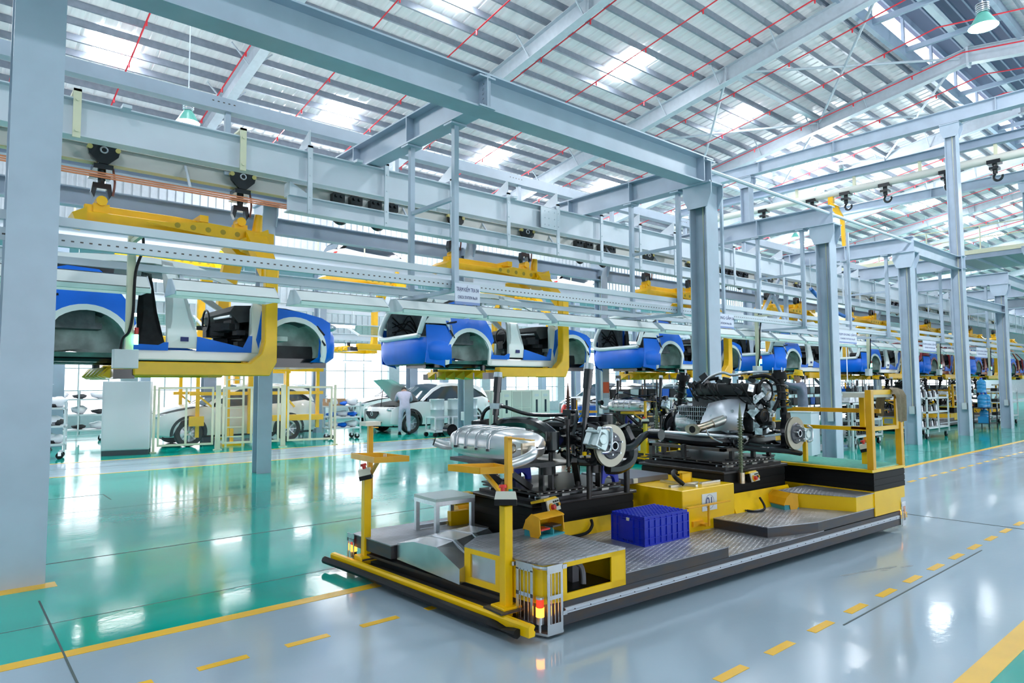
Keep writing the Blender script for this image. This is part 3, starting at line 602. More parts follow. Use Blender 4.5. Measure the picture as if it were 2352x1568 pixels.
def make_car(loc, label):
    t = thing('unfinished_car', label, 'car', loc, 0, 'car bodies hanging along the conveyor')
    for s in (-1, 1):
        panel('quarter_panel', [(-.58, 1.30), (-.2, 1.42), (.15, 1.40), (.28, 1.28), (.40, 1.06), (.50, .92), (.56, .70)] + arc(0, .38, .53, 25, 142) + [(-.46, .78), (-.52, 1.0)], BLUE, t, s)
        panel('tail_pocket', [(-.90, .98), (-.52, .97), (-.44, .78), (-.40, .70), (-.37, .72), (-.47, 1.02), (-.42, 1.10), (-.52, 1.24), (-.72, 1.22)], WHITE, t, s)
        panel('bumper_side', [(-.88, .95), (-.54, .94), (-.42, .70), (-.36, .66)] + arc(0, .38, .55, 155, 200, 6) + [(-.56, .22), (-.88, .28)], BLUE, t, s, out=.006)
        panel('front_fender', [(2.20, .98), (2.34, 1.05), (2.8, 1.0), (3.15, .93), (3.30, .86), (3.30, .62), (3.28, .46)] + arc(2.7, .38, .53, 4, 168, 16) + [(2.17, .40), (2.12, .55)], BLUE, t, s)
        for cx in (0, 2.7):
            panel('arch_flange', arc(cx, .38, .54, -16, 196, 22) + arc(cx, .38, .465, 196, -16, 22), WHITE, t, s, t=.03, out=.012, g=.3)
            w = MB(); w.lathe([(.48, s * .87), (.49, s * .70), (.47, s * .50), (.36, s * .42), (0, s * .40)], (cx, 0, .38), 'y', 20, (R(-8), R(188)))
            wl_ = w.build('wheelhouse', PRIM, t, smooth=50)
            b = MB(); b.lathe([(.470, s * .80), (.478, s * .68), (.462, s * .54)], (cx, 0, .38), 'y', 8, (R(62), R(112))); b.build('felt_patch', FELT, wl_)
        panel('b_pillar', [(.93, .40), (1.36, .40), (1.32, .52), (1.20, .80), (1.13, 1.08), (1.06, 1.42), (1.04, 1.60), (.90, 1.62), (.96, 1.35), (1.00, 1.05), (.99, .75), (.95, .55)], WHITE if s < 0 else TRIM, t, s, t=.05)
        panel('hinge_pillar', [(2.02, .36), (2.26, .36), (2.22, .60), (2.28, 1.02), (2.36, 1.10), (2.12, 1.16), (2.05, 1.0), (2.06, .6)], WHITE, t, s, t=.06, out=-.008)
        rp = [(x, zroof(x)) for x in (-.66, -.5, -.35, 0, .4, .8, 1.3, 1.7, 2.0, 2.3)]
        panel('roof_rail', rp + [(2.22, 1.06), (1.95, 1.20), (1.66, 1.37), (1.26, 1.53), (.8, 1.565), (.3, 1.55), (-.2, 1.48), (-.5, 1.36), (-.62, 1.30)], WHITE, t, s, t=.05)
        panel('rear_pillar', [(-.60, 1.30), (-.20, 1.42), (.17, 1.40), (.30, 1.28), (.34, 1.50), (-.2, 1.48), (-.55, 1.40)], TRIM, t, s, t=.03, out=-.03)
        MB().box(.50, min(s * .87, s * .72), .23, 2.24, max(s * .87, s * .72), .37).build('sill', WHITE, t, bevel=.015)
        for a, b in ((.53, .95), (1.34, 2.06)):
            hi = .52 if a < .6 else .40
            panel('sill_film', [(a - .03, .36), (b, .36), (b + .0, .47 if a < .6 else .60), (b - .05, .47 if a < .6 else .60), (b - .12, .43), (a + .1, .42), (a, .44 if a < .6 else .56), (a - .03, .56)], BLUE, t, s, t=.02, out=.012)
        MB().box(2.2, min(s * .5, s * .84), .55, 2.62, max(s * .5, s * .84), .62).build('apron', PRIM, t)
        h = MB(); h.ball((3.30, s * .66, .80), (.20, .12, .075), 14, 8); hd = h.build('headlamp', mat('headlamp glass', (.55, .6, .66), .08, metal=.5), t, smooth=60)
        MB().ball((3.33, s * .72, .80), (.12, .05, .045), 10, 6).build('lamp_bezel', BLKG, hd, smooth=60)
        for (xa, za, xb, zb) in ((-.52, .98, -.30, 1.02), (-.46, .86, -.36, .72), (3.05, .80, 3.18, .66), (3.12, .60, 3.2, .50)):
            d = MB(); y = s * (hwid((xa + xb) / 2, (za + zb) / 2) + .012); d.bar((xa, y, za), (xb, y, zb), .006, .028, (0, 0, 1)); d.build('tape_strip', BLK, t)
    U = [(-.42, -.93), (-.66, -.91), (-.86, -.80), (-.97, -.52), (-1.0, 0), (-.97, .52), (-.86, .80), (-.66, .91), (-.42, .93)]
    sweep('rear_bumper', U, [(.26, .90, .06), (.34, .97, .01), (.48, 1.0, -.01), (.60, 1.0, -.02), (.66, .985, .0), (.73, .97, .015)], BLUE, t)
    Fp = [(3.10, -.875), (3.30, -.80), (3.48, -.62), (3.58, -.32), (3.61, 0), (3.58, .32), (3.48, .62), (3.30, .80), (3.10, .875)]
    sweep('front_bumper', Fp, [(.24, .90, -.10), (.32, .98, 0), (.52, 1, .01), (.66, .99, 0), (.78, .95, -.05)], BLUE, t)
    xs = [-.66, -.35, .2, .8, 1.3, 1.42]
    loft('roof_panel', [[(x, hwid(x, zroof(x)) * k, zroof(x) + .045 * (1 - k * k)) for k in (-1, -.8, -.4, 0, .4, .8, 1)] for x in xs], WHITE, t)
    hx = [(2.34, 1.06, .80), (2.6, 1.05, .80), (2.95, 1.0, .76), (3.25, .90, .66), (3.42, .80, .56)]
    loft('hood', [[(x, hw_ * k, z + .06 * (1 - k * k)) for k in (-1, -.8, -.4, 0, .4, .8, 1)] for x, z, hw_ in hx], WHITE, t)
    MB().bar((2.3, -.8, 1.04), (2.3, .8, 1.04), .16, .06).build('cowl', WHITE, t)
    MB().tube([(-.96, -.66, .76), (-.90, -.72, 1.02), (-.74, -.66, 1.36), (-.64, -.58, 1.50), (-.62, 0, 1.56), (-.64, .58, 1.50), (-.74, .66, 1.36), (-.90, .72, 1.02), (-.96, .66, .76), (-.99, 0, .74), (-.96, -.66, .76)], .05, 8, 4).build('tailgate_frame', WHITE, t, smooth=60)
    ln = MB(); ln.box(-.82, -.74, .62, .2, .74, .70); ln.box(-.80, -.74, .70, .12, -.70, 1.34); ln.box(-.80, .70, .70, .12, .74, 1.34)
    ln.build('trunk_lining', FELT, t)
    wr = MB(); wr2 = MB()
    for k in range(5):
        a = random.random(); wr2.tube([(-.7, -.69 + .0, 1.2 - .1 * k), (-.5, -.66, .95 + .2 * a), (-.3, -.68, .85 + .1 * k), (-.05, -.68, .8)], .012, 5, 3)
        wr.tube([(-.7, .69, 1.2 - .1 * k), (-.5, .66, .95 + .2 * a), (-.3, .68, .85 + .1 * k), (-.05, .68, .8)], .012, 5, 3)
    wr.build('wiring_loom', BLK, t, smooth=60); wr2.build('wiring_loom', BLK, t, smooth=60)
    fl = MB(); fl.box(-.85, -.70, .26, 2.35, .70, .32); fl.box(.45, -.84, .26, 2.24, .84, .34); fl.build('floor_pan', UNDER, t)
    ub = MB(); ub.cyl((-.6, -.3, .22), (2.4, -.3, .22), .05, n=8); ub.box(-.5, -.5, .20, .1, .5, .28); ub.box(.2, .05, .19, .9, .6, .27); ub.box(2.3, -.6, .16, 3.35, .6, .30); ub.cyl((-.3, -.62, .24), (.5, -.62, .24), .05, n=8)
    ub.build('underbody_parts', BLKG, t, smooth=40)
    MB().box(2.28, -.74, .32, 2.34, .74, 1.02).build('firewall', TRIM, t)
    d = MB()
    for k in range(26):
        x = 1.82 + .42 * random.random(); y = -.68 + 1.36 * random.random(); z = .40 + .52 * random.random() * (1 if x > 1.95 else .4) + (.3 if x < 1.95 else 0)
        d.cbox((x, y, z), (.12 + .16 * random.random(), .08 + .18 * random.random(), .06 + .12 * random.random()), random.random())
    d.prism([(1.80, .96), (1.86, 1.05), (2.3, 1.08), (2.3, .86), (1.92, .80)], 'y', -.74, .74); d.ring((1.78, .36, .90), .17, .016, 'x', 18, 6)
    dd = d.build('dashboard', TRIM, t); MB().cyl((1.84, -.66, .90), (1.84, .1, .92), .025, n=8).build('cross_car_beam', ALU, dd)
    b = MB(); b.prism([(.38, .42), (.55, .42), (.50, .9), (.42, 1.45), (.34, 1.45), (.34, .9)], 'y', .78, .82); b.build('rear_door_seal', TRIM, t)
    b = MB(); b.box(3.45, -.45, .3, 3.52, .45, .75); b.box(2.5, -.5, .3, 3.4, -.3, .5); b.box(2.5, .3, .3, 3.4, .5, .5); b.build('engine_bay', TRIM, t)
    MB().box(1.10, -.925, .49, 1.20, -.90, .55).build('data_plate', INK, t)
    return t
def make_hanger(loc, label):
    t = thing('car_hanger', label, 'hanger', loc, 0, 'yellow car hangers on the conveyor')
    b = MB(); b.box(.05, -.16, 2.12, 2.42, -.04, 2.28); b.box(.05, .04, 2.12, 2.42, .16, 2.28); b.box(.05, -.22, 2.08, 2.42, .22, 2.12); b.prism([(.05, 2.28), (2.42, 2.28), (2.42, 2.34), (1.2, 2.40), (.05, 2.40)], 'y', -.05, .05); b.build('top_beam', YEL, t, bevel=.01, seg=1)
    g = MB(); g.prism([(.75, 2.18), (1.5, 2.29), (2.55, 2.26), (2.55, 2.10), (1.9, 2.08)], 'y', -.40, -.385); g.build('gusset_plate', YEL, t)
    gp = bpy.data.objects[-1] if False else t.children[-1]
    hl = MB()
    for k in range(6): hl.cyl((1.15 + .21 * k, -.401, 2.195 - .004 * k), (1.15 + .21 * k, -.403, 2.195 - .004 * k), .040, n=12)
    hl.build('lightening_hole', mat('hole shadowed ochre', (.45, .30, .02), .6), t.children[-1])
    for x in (.25, 2.15):
        l = MB(); l.box(x - .10, -.07, 2.28, x + .10, .07, 2.42); l.cyl((x, -.10, 2.46), (x, .10, 2.46), .07, n=12); l.build('lug', YEL, t, smooth=40)
    l = MB(); l.cyl((2.42, 0, 2.3), (2.44, -.02, 2.62), .085, .065, n=10); l.build('stop_post', YEL, t, smooth=40)
    l = MB(); l.box(1.5, -.22, 2.34, 1.62, .22, 2.44); l.build('rest_bar', YEL, t)
    MB().prism([(.05, 2.08), (-.08, 2.1), (-.12, 2.2), (.05, 2.3)], 'y', -.3, .3).build('rear_guard', YEL, t)
    for s in (-1, 1):
        a = MB(); a.prism([(2.02, 2.10), (2.42, 2.30), (2.46, 2.12), (2.38, 1.9), (2.14, 1.98)], 'y', min(s * .10, s * .5), max(s * .10, s * .5))
        a.add([(2.10, s * .45, 2.24), (2.40, s * .45, 2.24), (2.40, s * 1.02, 1.62), (2.14, s * 1.02, 1.62), (2.10, s * .45, 2.02), (2.40, s * .45, 2.02), (2.40, s * 1.02, 1.42), (2.14, s * 1.02, 1.42)], [(0, 1, 2, 3), (7, 6, 5, 4), (0, 4, 5, 1), (1, 5, 6, 2), (2, 6, 7, 3), (3, 7, 4, 0)])
        a.build('shoulder_arm', YEL, t)
        p = MB(); y0, y1 = (s * 1.16, s * 1.0)
        p.prism([(2.16, 1.64), (2.34, 1.64), (2.34, .22), (2.24, .02), (2.10, .02), (.50, .02), (.50, .20), (1.96, .20), (2.12, .34), (2.16, .50)], 'y', min(y0, y1), max(y0, y1))
        p.build('side_post', YEL, t, bevel=.012, seg=1)
        c = MB(); c.box(.28, min(s * .62, s * 1.1), -.02, .52, max(s * .62, s * 1.1), .10); c.cyl((.38, s * .8, .10), (.38, s * .8, .24), .05, n=8); c.build('support_clamp', BLKG, t)
        c = MB(); c.box(1.9, min(s * .62, s * 1.1), .02, 2.1, max(s * .62, s * 1.1), .16); c.cyl((2.0, s * .8, .14), (2.0, s * .8, .24), .05, n=8); c.build('support_clamp', YEL, t)
    z = MB(); n = 6
    for k in range(n):
        ya = -.95 + 1.9 * k / n; yb = ya + 1.9 / n; z.add([(.30, ya, .14), (.20, (ya + yb) / 2, .02), (.30, yb, .14), (.30, ya, -.02), (.30, yb, -.02)], [(0, 1, 2), (0, 3, 1), (2, 1, 4), (1, 3, 4)])
    z.box(.30, -1.0, -.02, .42, 1.0, .12); z.build('cross_fork', YEL, t)
    return t
def make_trolley(loc, label):
    t = thing('trolley', label, 'trolley', loc, 0, 'black trolleys riding the conveyor rail')
    b = MB()
    for s in (-1, 1): b.prism([(-.20, .20), (-.06, .28), (.06, .28), (.20, .20), (.18, .10), (.06, -.02), (-.06, -.02), (-.18, .10)], 'y', min(s * .075, s * .125), max(s * .075, s * .125))
    b.cyl((0, 0, -.03), (0, 0, -.30), .055, .045, n=10); b.box(-.12, -.13, -.10, .12, .13, -.03); b.box(-.16, -.06, -.22, .10, .06, -.17)
    b.build('trolley_body', BLKG, t, smooth=30)
    MB().ring((0, -.13, .17), .042, .012, 'y', 14, 6).build('roller_ring', ALU, t)
    y = MB(); y.prism([(-.11, -.28), (.11, -.28), (.13, -.42), (.09, -.50), (.06, -.36), (-.06, -.36), (-.09, -.50), (-.13, -.42)], 'y', -.05, .05); y.build('yoke', BLKG, t)
    MB().tube([(.12, -.08, -.06), (.15, -.08, -.25), (.13, -.08, -.45)], .016, 5, 3).build('chain', mat('rusty chain', (.22, .07, .05), .6), t)
    for x in (-.17, .17): MB().cyl((x, -.14, .19), (x, -.07, .19), .035, n=10).build('guide_roller', mat('ochre roller', (.55, .47, .16), .4), t)
    return t
def make_dog(loc):
    t = thing('chain_dog', 'black chain dog with curved hook between the car hangers', 'trolley', loc, 0, 'black chain dogs on the conveyor rail')
    b = MB(); b.box(-.28, -.13, .06, -.06, .12, .2); b.box(.06, -.13, .06, .28, .12, .2)
    for x in (-.22, -.12, .12, .22): b.cyl((x, -.16, .16), (x, -.13, .16), .03, n=8)
    b.build('dog_body', BLKG, t)
    h = MB(); h.box(-.02, -.12, -.12, .4, .0, 0); h.ring((-.12, -.06, -.16), .13, .045, 'y', 14, 6, (R(90), R(330))); h.cyl((.12, -.14, -.1), (.12, .02, -.1), .06, n=10); h.build('hook', BLKG, t, smooth=40)
    return t
CARX = [-4.75, 1.37, 7.40, 13.5, 19.6, 25.7, 31.8, 37.9, 44.0]
CL = ['white body in blue film mostly hidden behind the lone broad column', 'white car body in blue film nearest the lone broad column', 'white car body in blue film hanging behind the check station sign', 'white car body in blue film hanging just before the wide column', 'white car body in blue film above the worker in yellow helmet', 'white car body in blue film just before the red ones', 'red car body in blue film, first after the white ones', 'red car body in blue film hanging past the extra tall column', 'red car body farthest along the line']
CY, CZ = 10.75, 1.72
c0 = make_car((CARX[0], CY, CZ), CL[0]); h0 = make_hanger((CARX[0], CY, CZ), 'yellow car hanger mostly hidden behind the lone broad column')
HLb = [None, 'yellow hanger carrying the blue film car nearest the broad column', 'yellow hanger carrying the car behind the check station sign', 'yellow hanger carrying the car just before the wide column', 'yellow hanger carrying the car above the helmeted worker', 'yellow hanger carrying the last white car', 'yellow hanger carrying the first red car', 'yellow hanger carrying the second red car', 'yellow hanger carrying the farthest red car']
for i in range(1, len(CARX)):
    dup(c0, (CARX[i], CY, CZ), label=CL[i], swap={WHITE.name: REDP} if i >= 6 else None)
    dup(h0, (CARX[i], CY, CZ), label=HLb[i])
tr0 = None
for i, X in enumerate(CARX[1:]):
    for dx in (.25, 2.15):
        lb = 'black trolley at ' + ('tail' if dx < 1 else 'nose') + ' end of ' + HLb[i + 1].replace('yellow ', '')
        if tr0 is None: tr0 = make_trolley((X + dx, CY, 4.72), lb)
        else: dup(tr0, (X + dx, CY, 4.72), label=lb)
dg0 = make_dog((CARX[1] + 3.95, CY, 4.72)); dg0['label'] = 'black chain dog ahead of the ' + HLb[1].replace('yellow ', '')
for i in range(2, 7):
    dup(dg0, (CARX[i] + 3.95, CY, 4.72), label='black chain dog ahead of the ' + HLb[i].replace('yellow ', ''))
    dup(dg0, (CARX[i] - 1.35, CY, 4.72), label='black chain dog behind the ' + HLb[i].replace('yellow ', ''))
# ------------------------------------------------------------------ assembly transport cart (local axes: u length, v width)
A0 = V((3.091, 3.14, 0)); AR = R(-3.078)
def A(u, v, z=0): return A0 + M.Rotation(AR, 3, 'Z') @ V((u, v, z))
def diamond(name, col, rough=.32):
    m = bpy.data.materials.new(name); m.use_nodes = True; nt = m.node_tree; N = nt.nodes; L = nt.links; b = N['Principled BSDF']
    b.inputs['Metallic'].default_value = .6; b.inputs['Roughness'].default_value = rough
    tc = N.new('ShaderNodeTexCoord'); n = N.new('ShaderNodeTexNoise'); n.inputs['Scale'].default_value = 3.5; n.inputs['Detail'].default_value = 6; L.new(tc.outputs['Object'], n.inputs['Vector'])
    mx = N.new('ShaderNodeMix'); mx.data_type = 'RGBA'; mx.inputs[6].default_value = (*col, 1); mx.inputs[7].default_value = (*[c * .62 for c in col], 1)
    mr = N.new('ShaderNodeMapRange'); mr.inputs[1].default_value = .38; mr.inputs[2].default_value = .62; L.new(n.outputs['Fac'], mr.inputs[0]); L.new(mr.outputs[0], mx.inputs[0]); L.new(mx.outputs[2], b.inputs['Base Color'])
    hs = []
    for ang in (45, -45):
        mp = N.new('ShaderNodeMapping'); mp.inputs['Rotation'].default_value = (0, 0, R(ang)); mp.inputs['Scale'].default_value = (14, 34, 1); L.new(tc.outputs['Object'], mp.inputs[0])
        v = N.new('ShaderNodeTexVoronoi'); v.voronoi_dimensions = '2D'; v.inputs['Scale'].default_value = 1; v.inputs['Randomness'].default_value = 0; L.new(mp.outputs[0], v.inputs['Vector'])
        t = N.new('ShaderNodeMapRange'); t.inputs[1].default_value = .22; t.inputs[2].default_value = .34; t.inputs[3].default_value = 1; t.inputs[4].default_value = 0; L.new(v.outputs['Distance'], t.inputs[0]); hs.append(t)
    mm = N.new('ShaderNodeMath'); mm.operation = 'MAXIMUM'; L.new(hs[0].outputs[0], mm.inputs[0]); L.new(hs[1].outputs[0], mm.inputs[1])
    bp = N.new('ShaderNodeBump'); bp.inputs['Strength'].default_value = .5; bp.inputs['Distance'].default_value = .008; L.new(mm.outputs[0], bp.inputs['Height']); L.new(bp.outputs[0], b.inputs['Normal'])
    MATS[name] = m; return m
DIA = diamond('aluminium tread plate', (.46, .46, .50), .36)
cart = thing('assembly_cart', 'long low yellow and black assembly transport cart numbered 01', 'cart', A0, AR)
def part(mb, name, m, par=None, **k): return mb.build(name, m, par or cart, **k)
def pz(poly, a, b): return MB().prism(poly, 'z', a, b)
SIDE = mat('dark blue grey skirt steel', (.045, .05, .065), .42, metal=.3, var=.35, scale=4, stretch=(1, 1, 6), col2=(.075, .055, .045))
part(pz([(0, 0), (4.95, 0), (5.0, 2.3), (-.33, 2.3), (-.15, .16)], .05, .203), 'chassis', SIDE, bevel=.004, seg=1)
for u in (.6, 2.4, 4.4):
    for v in (.45, 1.85): part(MB().cyl((u, v - .05, .07), (u, v + .05, .07), .07, n=14), 'wheel', BLK, smooth=40)
b = MB(); b.box(.02, -.012, .128, 4.87, 0, .163); b.box(.02, -.020, .150, 4.87, 0, .160); b.box(.02, -.018, .131, 4.87, 0, .139); part(b, 'edge_trim', mat('bright trim strip', (.62, .65, .72), .35, metal=.4))
b = MB()
for k in range(34): b.cyl((.1 + .142 * k, -.0165, .146), (.1 + .142 * k, -.021, .146), .004, n=6)
part(b, 'trim_screw', IRON)
# front corner box
part(pz([(-.245, .76), (-.17, .15), (-.13, .03), (-.02, 0), (.60, 0), (.52, .935), (.0, .95)], .445, .457), 'box_lid', DIA)
w = MB(); w.box(0.0, 0, .203, .60, .012, .247); w.box(-.02, 0, .415, .60, .012, .445); w.box(-.02, 0, .203, .05, .012, .445); w.box(.46, 0, .203, .60, .012, .445)
w.prism([(-.02, 0), (-.13, .03), (-.17, .15), (-.155, .15), (-.12, .04), (-.02, .012)], 'z', .203, .445)
part(w, 'box_side', YELB)
w = MB(); w.prism([(-.245, .76), (-.17, .15), (-.155, .15), (-.23, .76)], 'z', .203, .245); w.prism([(-.245, .76), (-.17, .15), (-.155, .15), (-.23, .76)], 'z', .41, .445)
w.prism([(-.245, .76), (-.235, .70), (-.22, .70), (-.23, .76)], 'z', .245, .41); w.prism([(-.205, .44), (-.17, .15), (-.155, .15), (-.19, .44)], 'z', .245, .41)
part(w, 'box_front', YELB); part(pz([(-.245, .76), (0, .95), (.01, .94), (-.235, .75)], .203, .445), 'box_back', YELB); part(pz([(.60, 0), (.52, .935), (.505, .935), (.588, 0)], .203, .445), 'box_end', YELB)
part(pz([(-.226, .71), (-.195, .43), (-.19, .43), (-.221, .71)], .24, .415), 'inspection_pane', STAIN)
part(pz([(-.175, .225), (-.166, .16), (-.16, .16), (-.169, .225)], .24, .42), 'slot_pane', GLASSD)
ib = MB(); ib.box(.10, .25, .203, .16, .30, .445); ib.box(.30, .22, .203, .36, .27, .445); ib.tube([(.2, .3, .40), (.28, .16, .37), (.3, .12, .33), (.29, .1, .24)], .018, 7, 4); part(ib, 'inner_frame', mat('inner frame grey', (.2, .2, .23), .5))
part(MB().box(-.1, .40, .203, .58, .42, .445), 'inner_wall', BLK)
part(MB().box(.06, .1, .204, .55, .4, .22), 'inner_floor', DARK)
# corner guards with lamp
def guard(pa, pb, par, z0=.03, z1=.452):
    g = MB(); pa, pb = V((*pa, 0)), V((*pb, 0)); L = (pb - pa).length; d = (pb - pa) / L
    def br(s0, s1, za, zb): g.bar(pa + d * (s0 + s1) / 2 + V((0, 0, za)), pa + d * (s0 + s1) / 2 + V((0, 0, zb)), .004, s1 - s0, d) if False else g.prof(pa + d * s0 + V((0, 0, (za + zb) / 2)), pa + d * s1 + V((0, 0, (za + zb) / 2)), [(-.002, -(zb - za) / 2), (.002, -(zb - za) / 2), (.002, (zb - za) / 2), (-.002, (zb - za) / 2)])
    br(0, L, z0, z0 + .06); br(0, L, z1 - .05, z1); br(0, L, z0 + .21, z0 + .235)
    n = 5; wb = L * .11
    for k in range(n):
        s = (L - wb) * k / (n - 1); ww = wb * (1.6 if k in (0, n - 1) else .55)
        br(max(0, s - (ww - wb) / 2 if k else 0), min(L, s + ww), z0 + .05, z1 - .04)
    return part(g, 'corner_guard', STAIN, par)
guard((-.135, -.02), (-.005, -.02), cart); guard((-.195, .225), (-.175, .075), cart)
part(pz([(-.19, .22), (-.175, .06), (-.135, -.02), (0, -.02), (0, 0), (-.12, .06), (-.16, .22)], .02, .034), 'guard_shelf', STAIN)
part(MB().tube([(-.175, .075, .44), (-.165, .01, .44), (-.135, -.02, .44)], .012, 6, 4), 'guard_brow', STAIN)
for (u, v) in ((-.20, .24), (.01, -.02)):
    for z in (.14, .43): part(MB().cbox((u, v, z), (.035, .012, .025)), 'guard_tab', STAIN)
def beacon(c, sc=1.0, par=cart):
    u, v, z = c
    s = part(MB().cyl((u, v, z), (u, v, z + .05 * sc), .010 * sc, n=10).cyl((u, v, z + .05 * sc), (u, v, z + .095 * sc), .026 * sc, n=14), 'beacon_stem', ALU, par, smooth=40)
    part(MB().cyl((u, v, z + .095 * sc), (u, v, z + .152 * sc), .027 * sc, n=14), 'beacon_amber', AMBER, s, smooth=40)
    part(MB().cyl((u, v, z + .152 * sc), (u, v, z + .205 * sc), .025 * sc, n=14), 'beacon_red', REDL, s, smooth=40)
    part(MB().cyl((u, v, z + .205 * sc), (u, v, z + .218 * sc), .027 * sc, n=14), 'beacon_cap', ALU, s, smooth=40)
beacon((-.142, .045, .034)); beacon((-.41, 2.26, .06), 1.0); beacon((4.965, .03, .07), .9)
guard((-.44, 2.33), (-.43, 2.21), cart, .03, .31); guard((4.93, -.02), (5.02, -.02), cart, .04, .30)
# front bumper
bp_ = part(MB().prof((-.285, -.05, .10), (-.53, 2.42, .10), [(-.028, -.04), (.024, -.04), (.028, -.015), (.016, 0), (.028, .02), (.016, .032), (-.016, .032), (-.028, .02)]), 'bumper_rail', YELB)
part(MB().tube([(-.345, .02, .075), (-.44, 1.0, .072), (-.53, 1.9, .072), (-.60, 2.44, .075)], .032, 8, 3), 'rubber_edge', BLK, bp_, smooth=40)
part(pz([(-.20, .38), (-.40, 2.05), (-.30, 2.15), (-.14, .38)], .155, .175), 'skid_shelf', DARK)
part(pz([(-.30, 0.1), (-.5, 2.2), (-.36, 2.2), (-.15, .2)], .06, .09), 'bumper_mount', DARK)
for v in (.28, 2.06): part(MB().box(-.34 - (v > 1) * .12, v - .09, .135, -.16 - (v > 1) * .1, v + .11, .147), 'bracket_plate', DARK)
# left tread deck, stainless hump
part(pz([(-.37, 1.64), (-.42, 2.24), (-.30, 2.3), (.95, 2.3), (.95, 1.95), (.55, 1.64)], .203, .305), 'deck_step', SIDE); part(pz([(-.375, 1.635), (-.43, 2.24), (-.30, 2.31), (.95, 2.31), (.95, 1.945), (.55, 1.635)], .305, .313), 'deck_plate', DIA)
hp = [(1.61, .203), (1.61, .33), (1.36, .385), (1.02, .405), (.72, .31), (.72, .203)]
hm = MB(); f_ = [(-.33 + .02 * (1.6 - v), v, z) for v, z in hp]; b_ = [(.30, v * .8 + .42, z + .02) for v, z in hp]; n = len(hp)
hm.add(f_ + b_, [(i, (i + 1) % n, n + (i + 1) % n, n + i) for i in range(n)] + [tuple(range(n)), tuple(range(2 * n - 1, n - 1, -1))]); hmo = part(hm, 'hump_cover', STAIN)
sm = MB()
for s in (.33, .70):
    for (va, za), (vb, zb) in zip(hp[1:5], hp[2:5]):
        L_ = lambda v, z: (-.32 * (1 - s) + .30 * s, v * (1 - s) + (v * .8 + .42) * s, z + .02 * s + .004)
        sm.bar(L_(va, za), L_(vb, zb), .03, .006)
part(sm, 'hump_seam', ALU, hmo)
part(pz([(-.1, .76), (.5, .94), (.66, 1.06), (.66, 1.6), (.2, 1.6), (-.1, .9)], .203, .235), 'dark_deck', DARK)
# right tread decks
part(pz([(.60, 0), (1.80, 0), (1.80, .55), (1.62, .72), (1.62, 1.06), (.53, 1.06)], .203, .279), 'deck_step', SIDE); part(pz([(.60, -.004), (1.803, -.004), (1.803, .55), (1.62, .72), (1.62, 1.06), (.53, 1.06)], .279, .286), 'deck_plate', DIA)
part(pz([(1.80, -.003), (3.3, -.003), (3.3, .74), (1.62, .74), (1.80, .55)], .203, .211), 'deck_plate', DIA)
part(pz([(2.93, .72), (2.60, .72), (2.62, .16), (3.2, 0), (4.33, 0), (4.33, .72)], .211, .297), 'deck_step', SIDE)
part(pz([(2.93, .725), (2.595, .725), (2.615, .155), (3.2, -.004), (4.33, -.004), (4.33, .725)], .297, .305), 'deck_plate', DIA)
# yellow fairings and lift tables
part(MB().prism([(.286 - .286 + 1.02, .286), (1.05, .286), (1.12, .43), (1.09, .43)], 'x', .58, 2.14), 'fairing', YELB)
part(MB().prism([(.70, .305), (.74, .305), (.82, .47), (.79, .48)], 'x', 2.95, 4.05), 'fairing', YELB)
part(MB().box(.40, 1.96, .31, .60, 2.02, .44), 'fairing', YELB)
part(MB().tube([(.95, 1.03, .29), (1.15, .98, .31), (1.25, 1.0, .36), (1.28, 1.04, .40)], .014, 7, 5), 'cable', BLK, smooth=60)
part(MB().tube([(3.1, .70, .32), (3.18, .62, .31), (3.32, .62, .33), (3.36, .70, .42)], .012, 7, 5), 'cable', BLK, smooth=60)
def bellows(u0, v0, u1, v1, z0, z1, n, name='bellows'):
    b = MB()
    h = (z1 - z0) / n
    for k in range(n):
        b.prism([(u0, v0), (u1, v0), (u1, v1), (u0, v1)], 'z', z0 + k * h, z0 + k * h + h * .8); b.prism([(u0 + .004, v0 + .004), (u1 - .004, v0 + .004), (u1 - .004, v1 - .004), (u0 + .004, v1 - .004)], 'z', z0 + k * h + h * .8, z0 + (k + 1) * h)
    return part(b, name, mat('bellows rubber', (.008, .008, .009), .55, spec=.2))
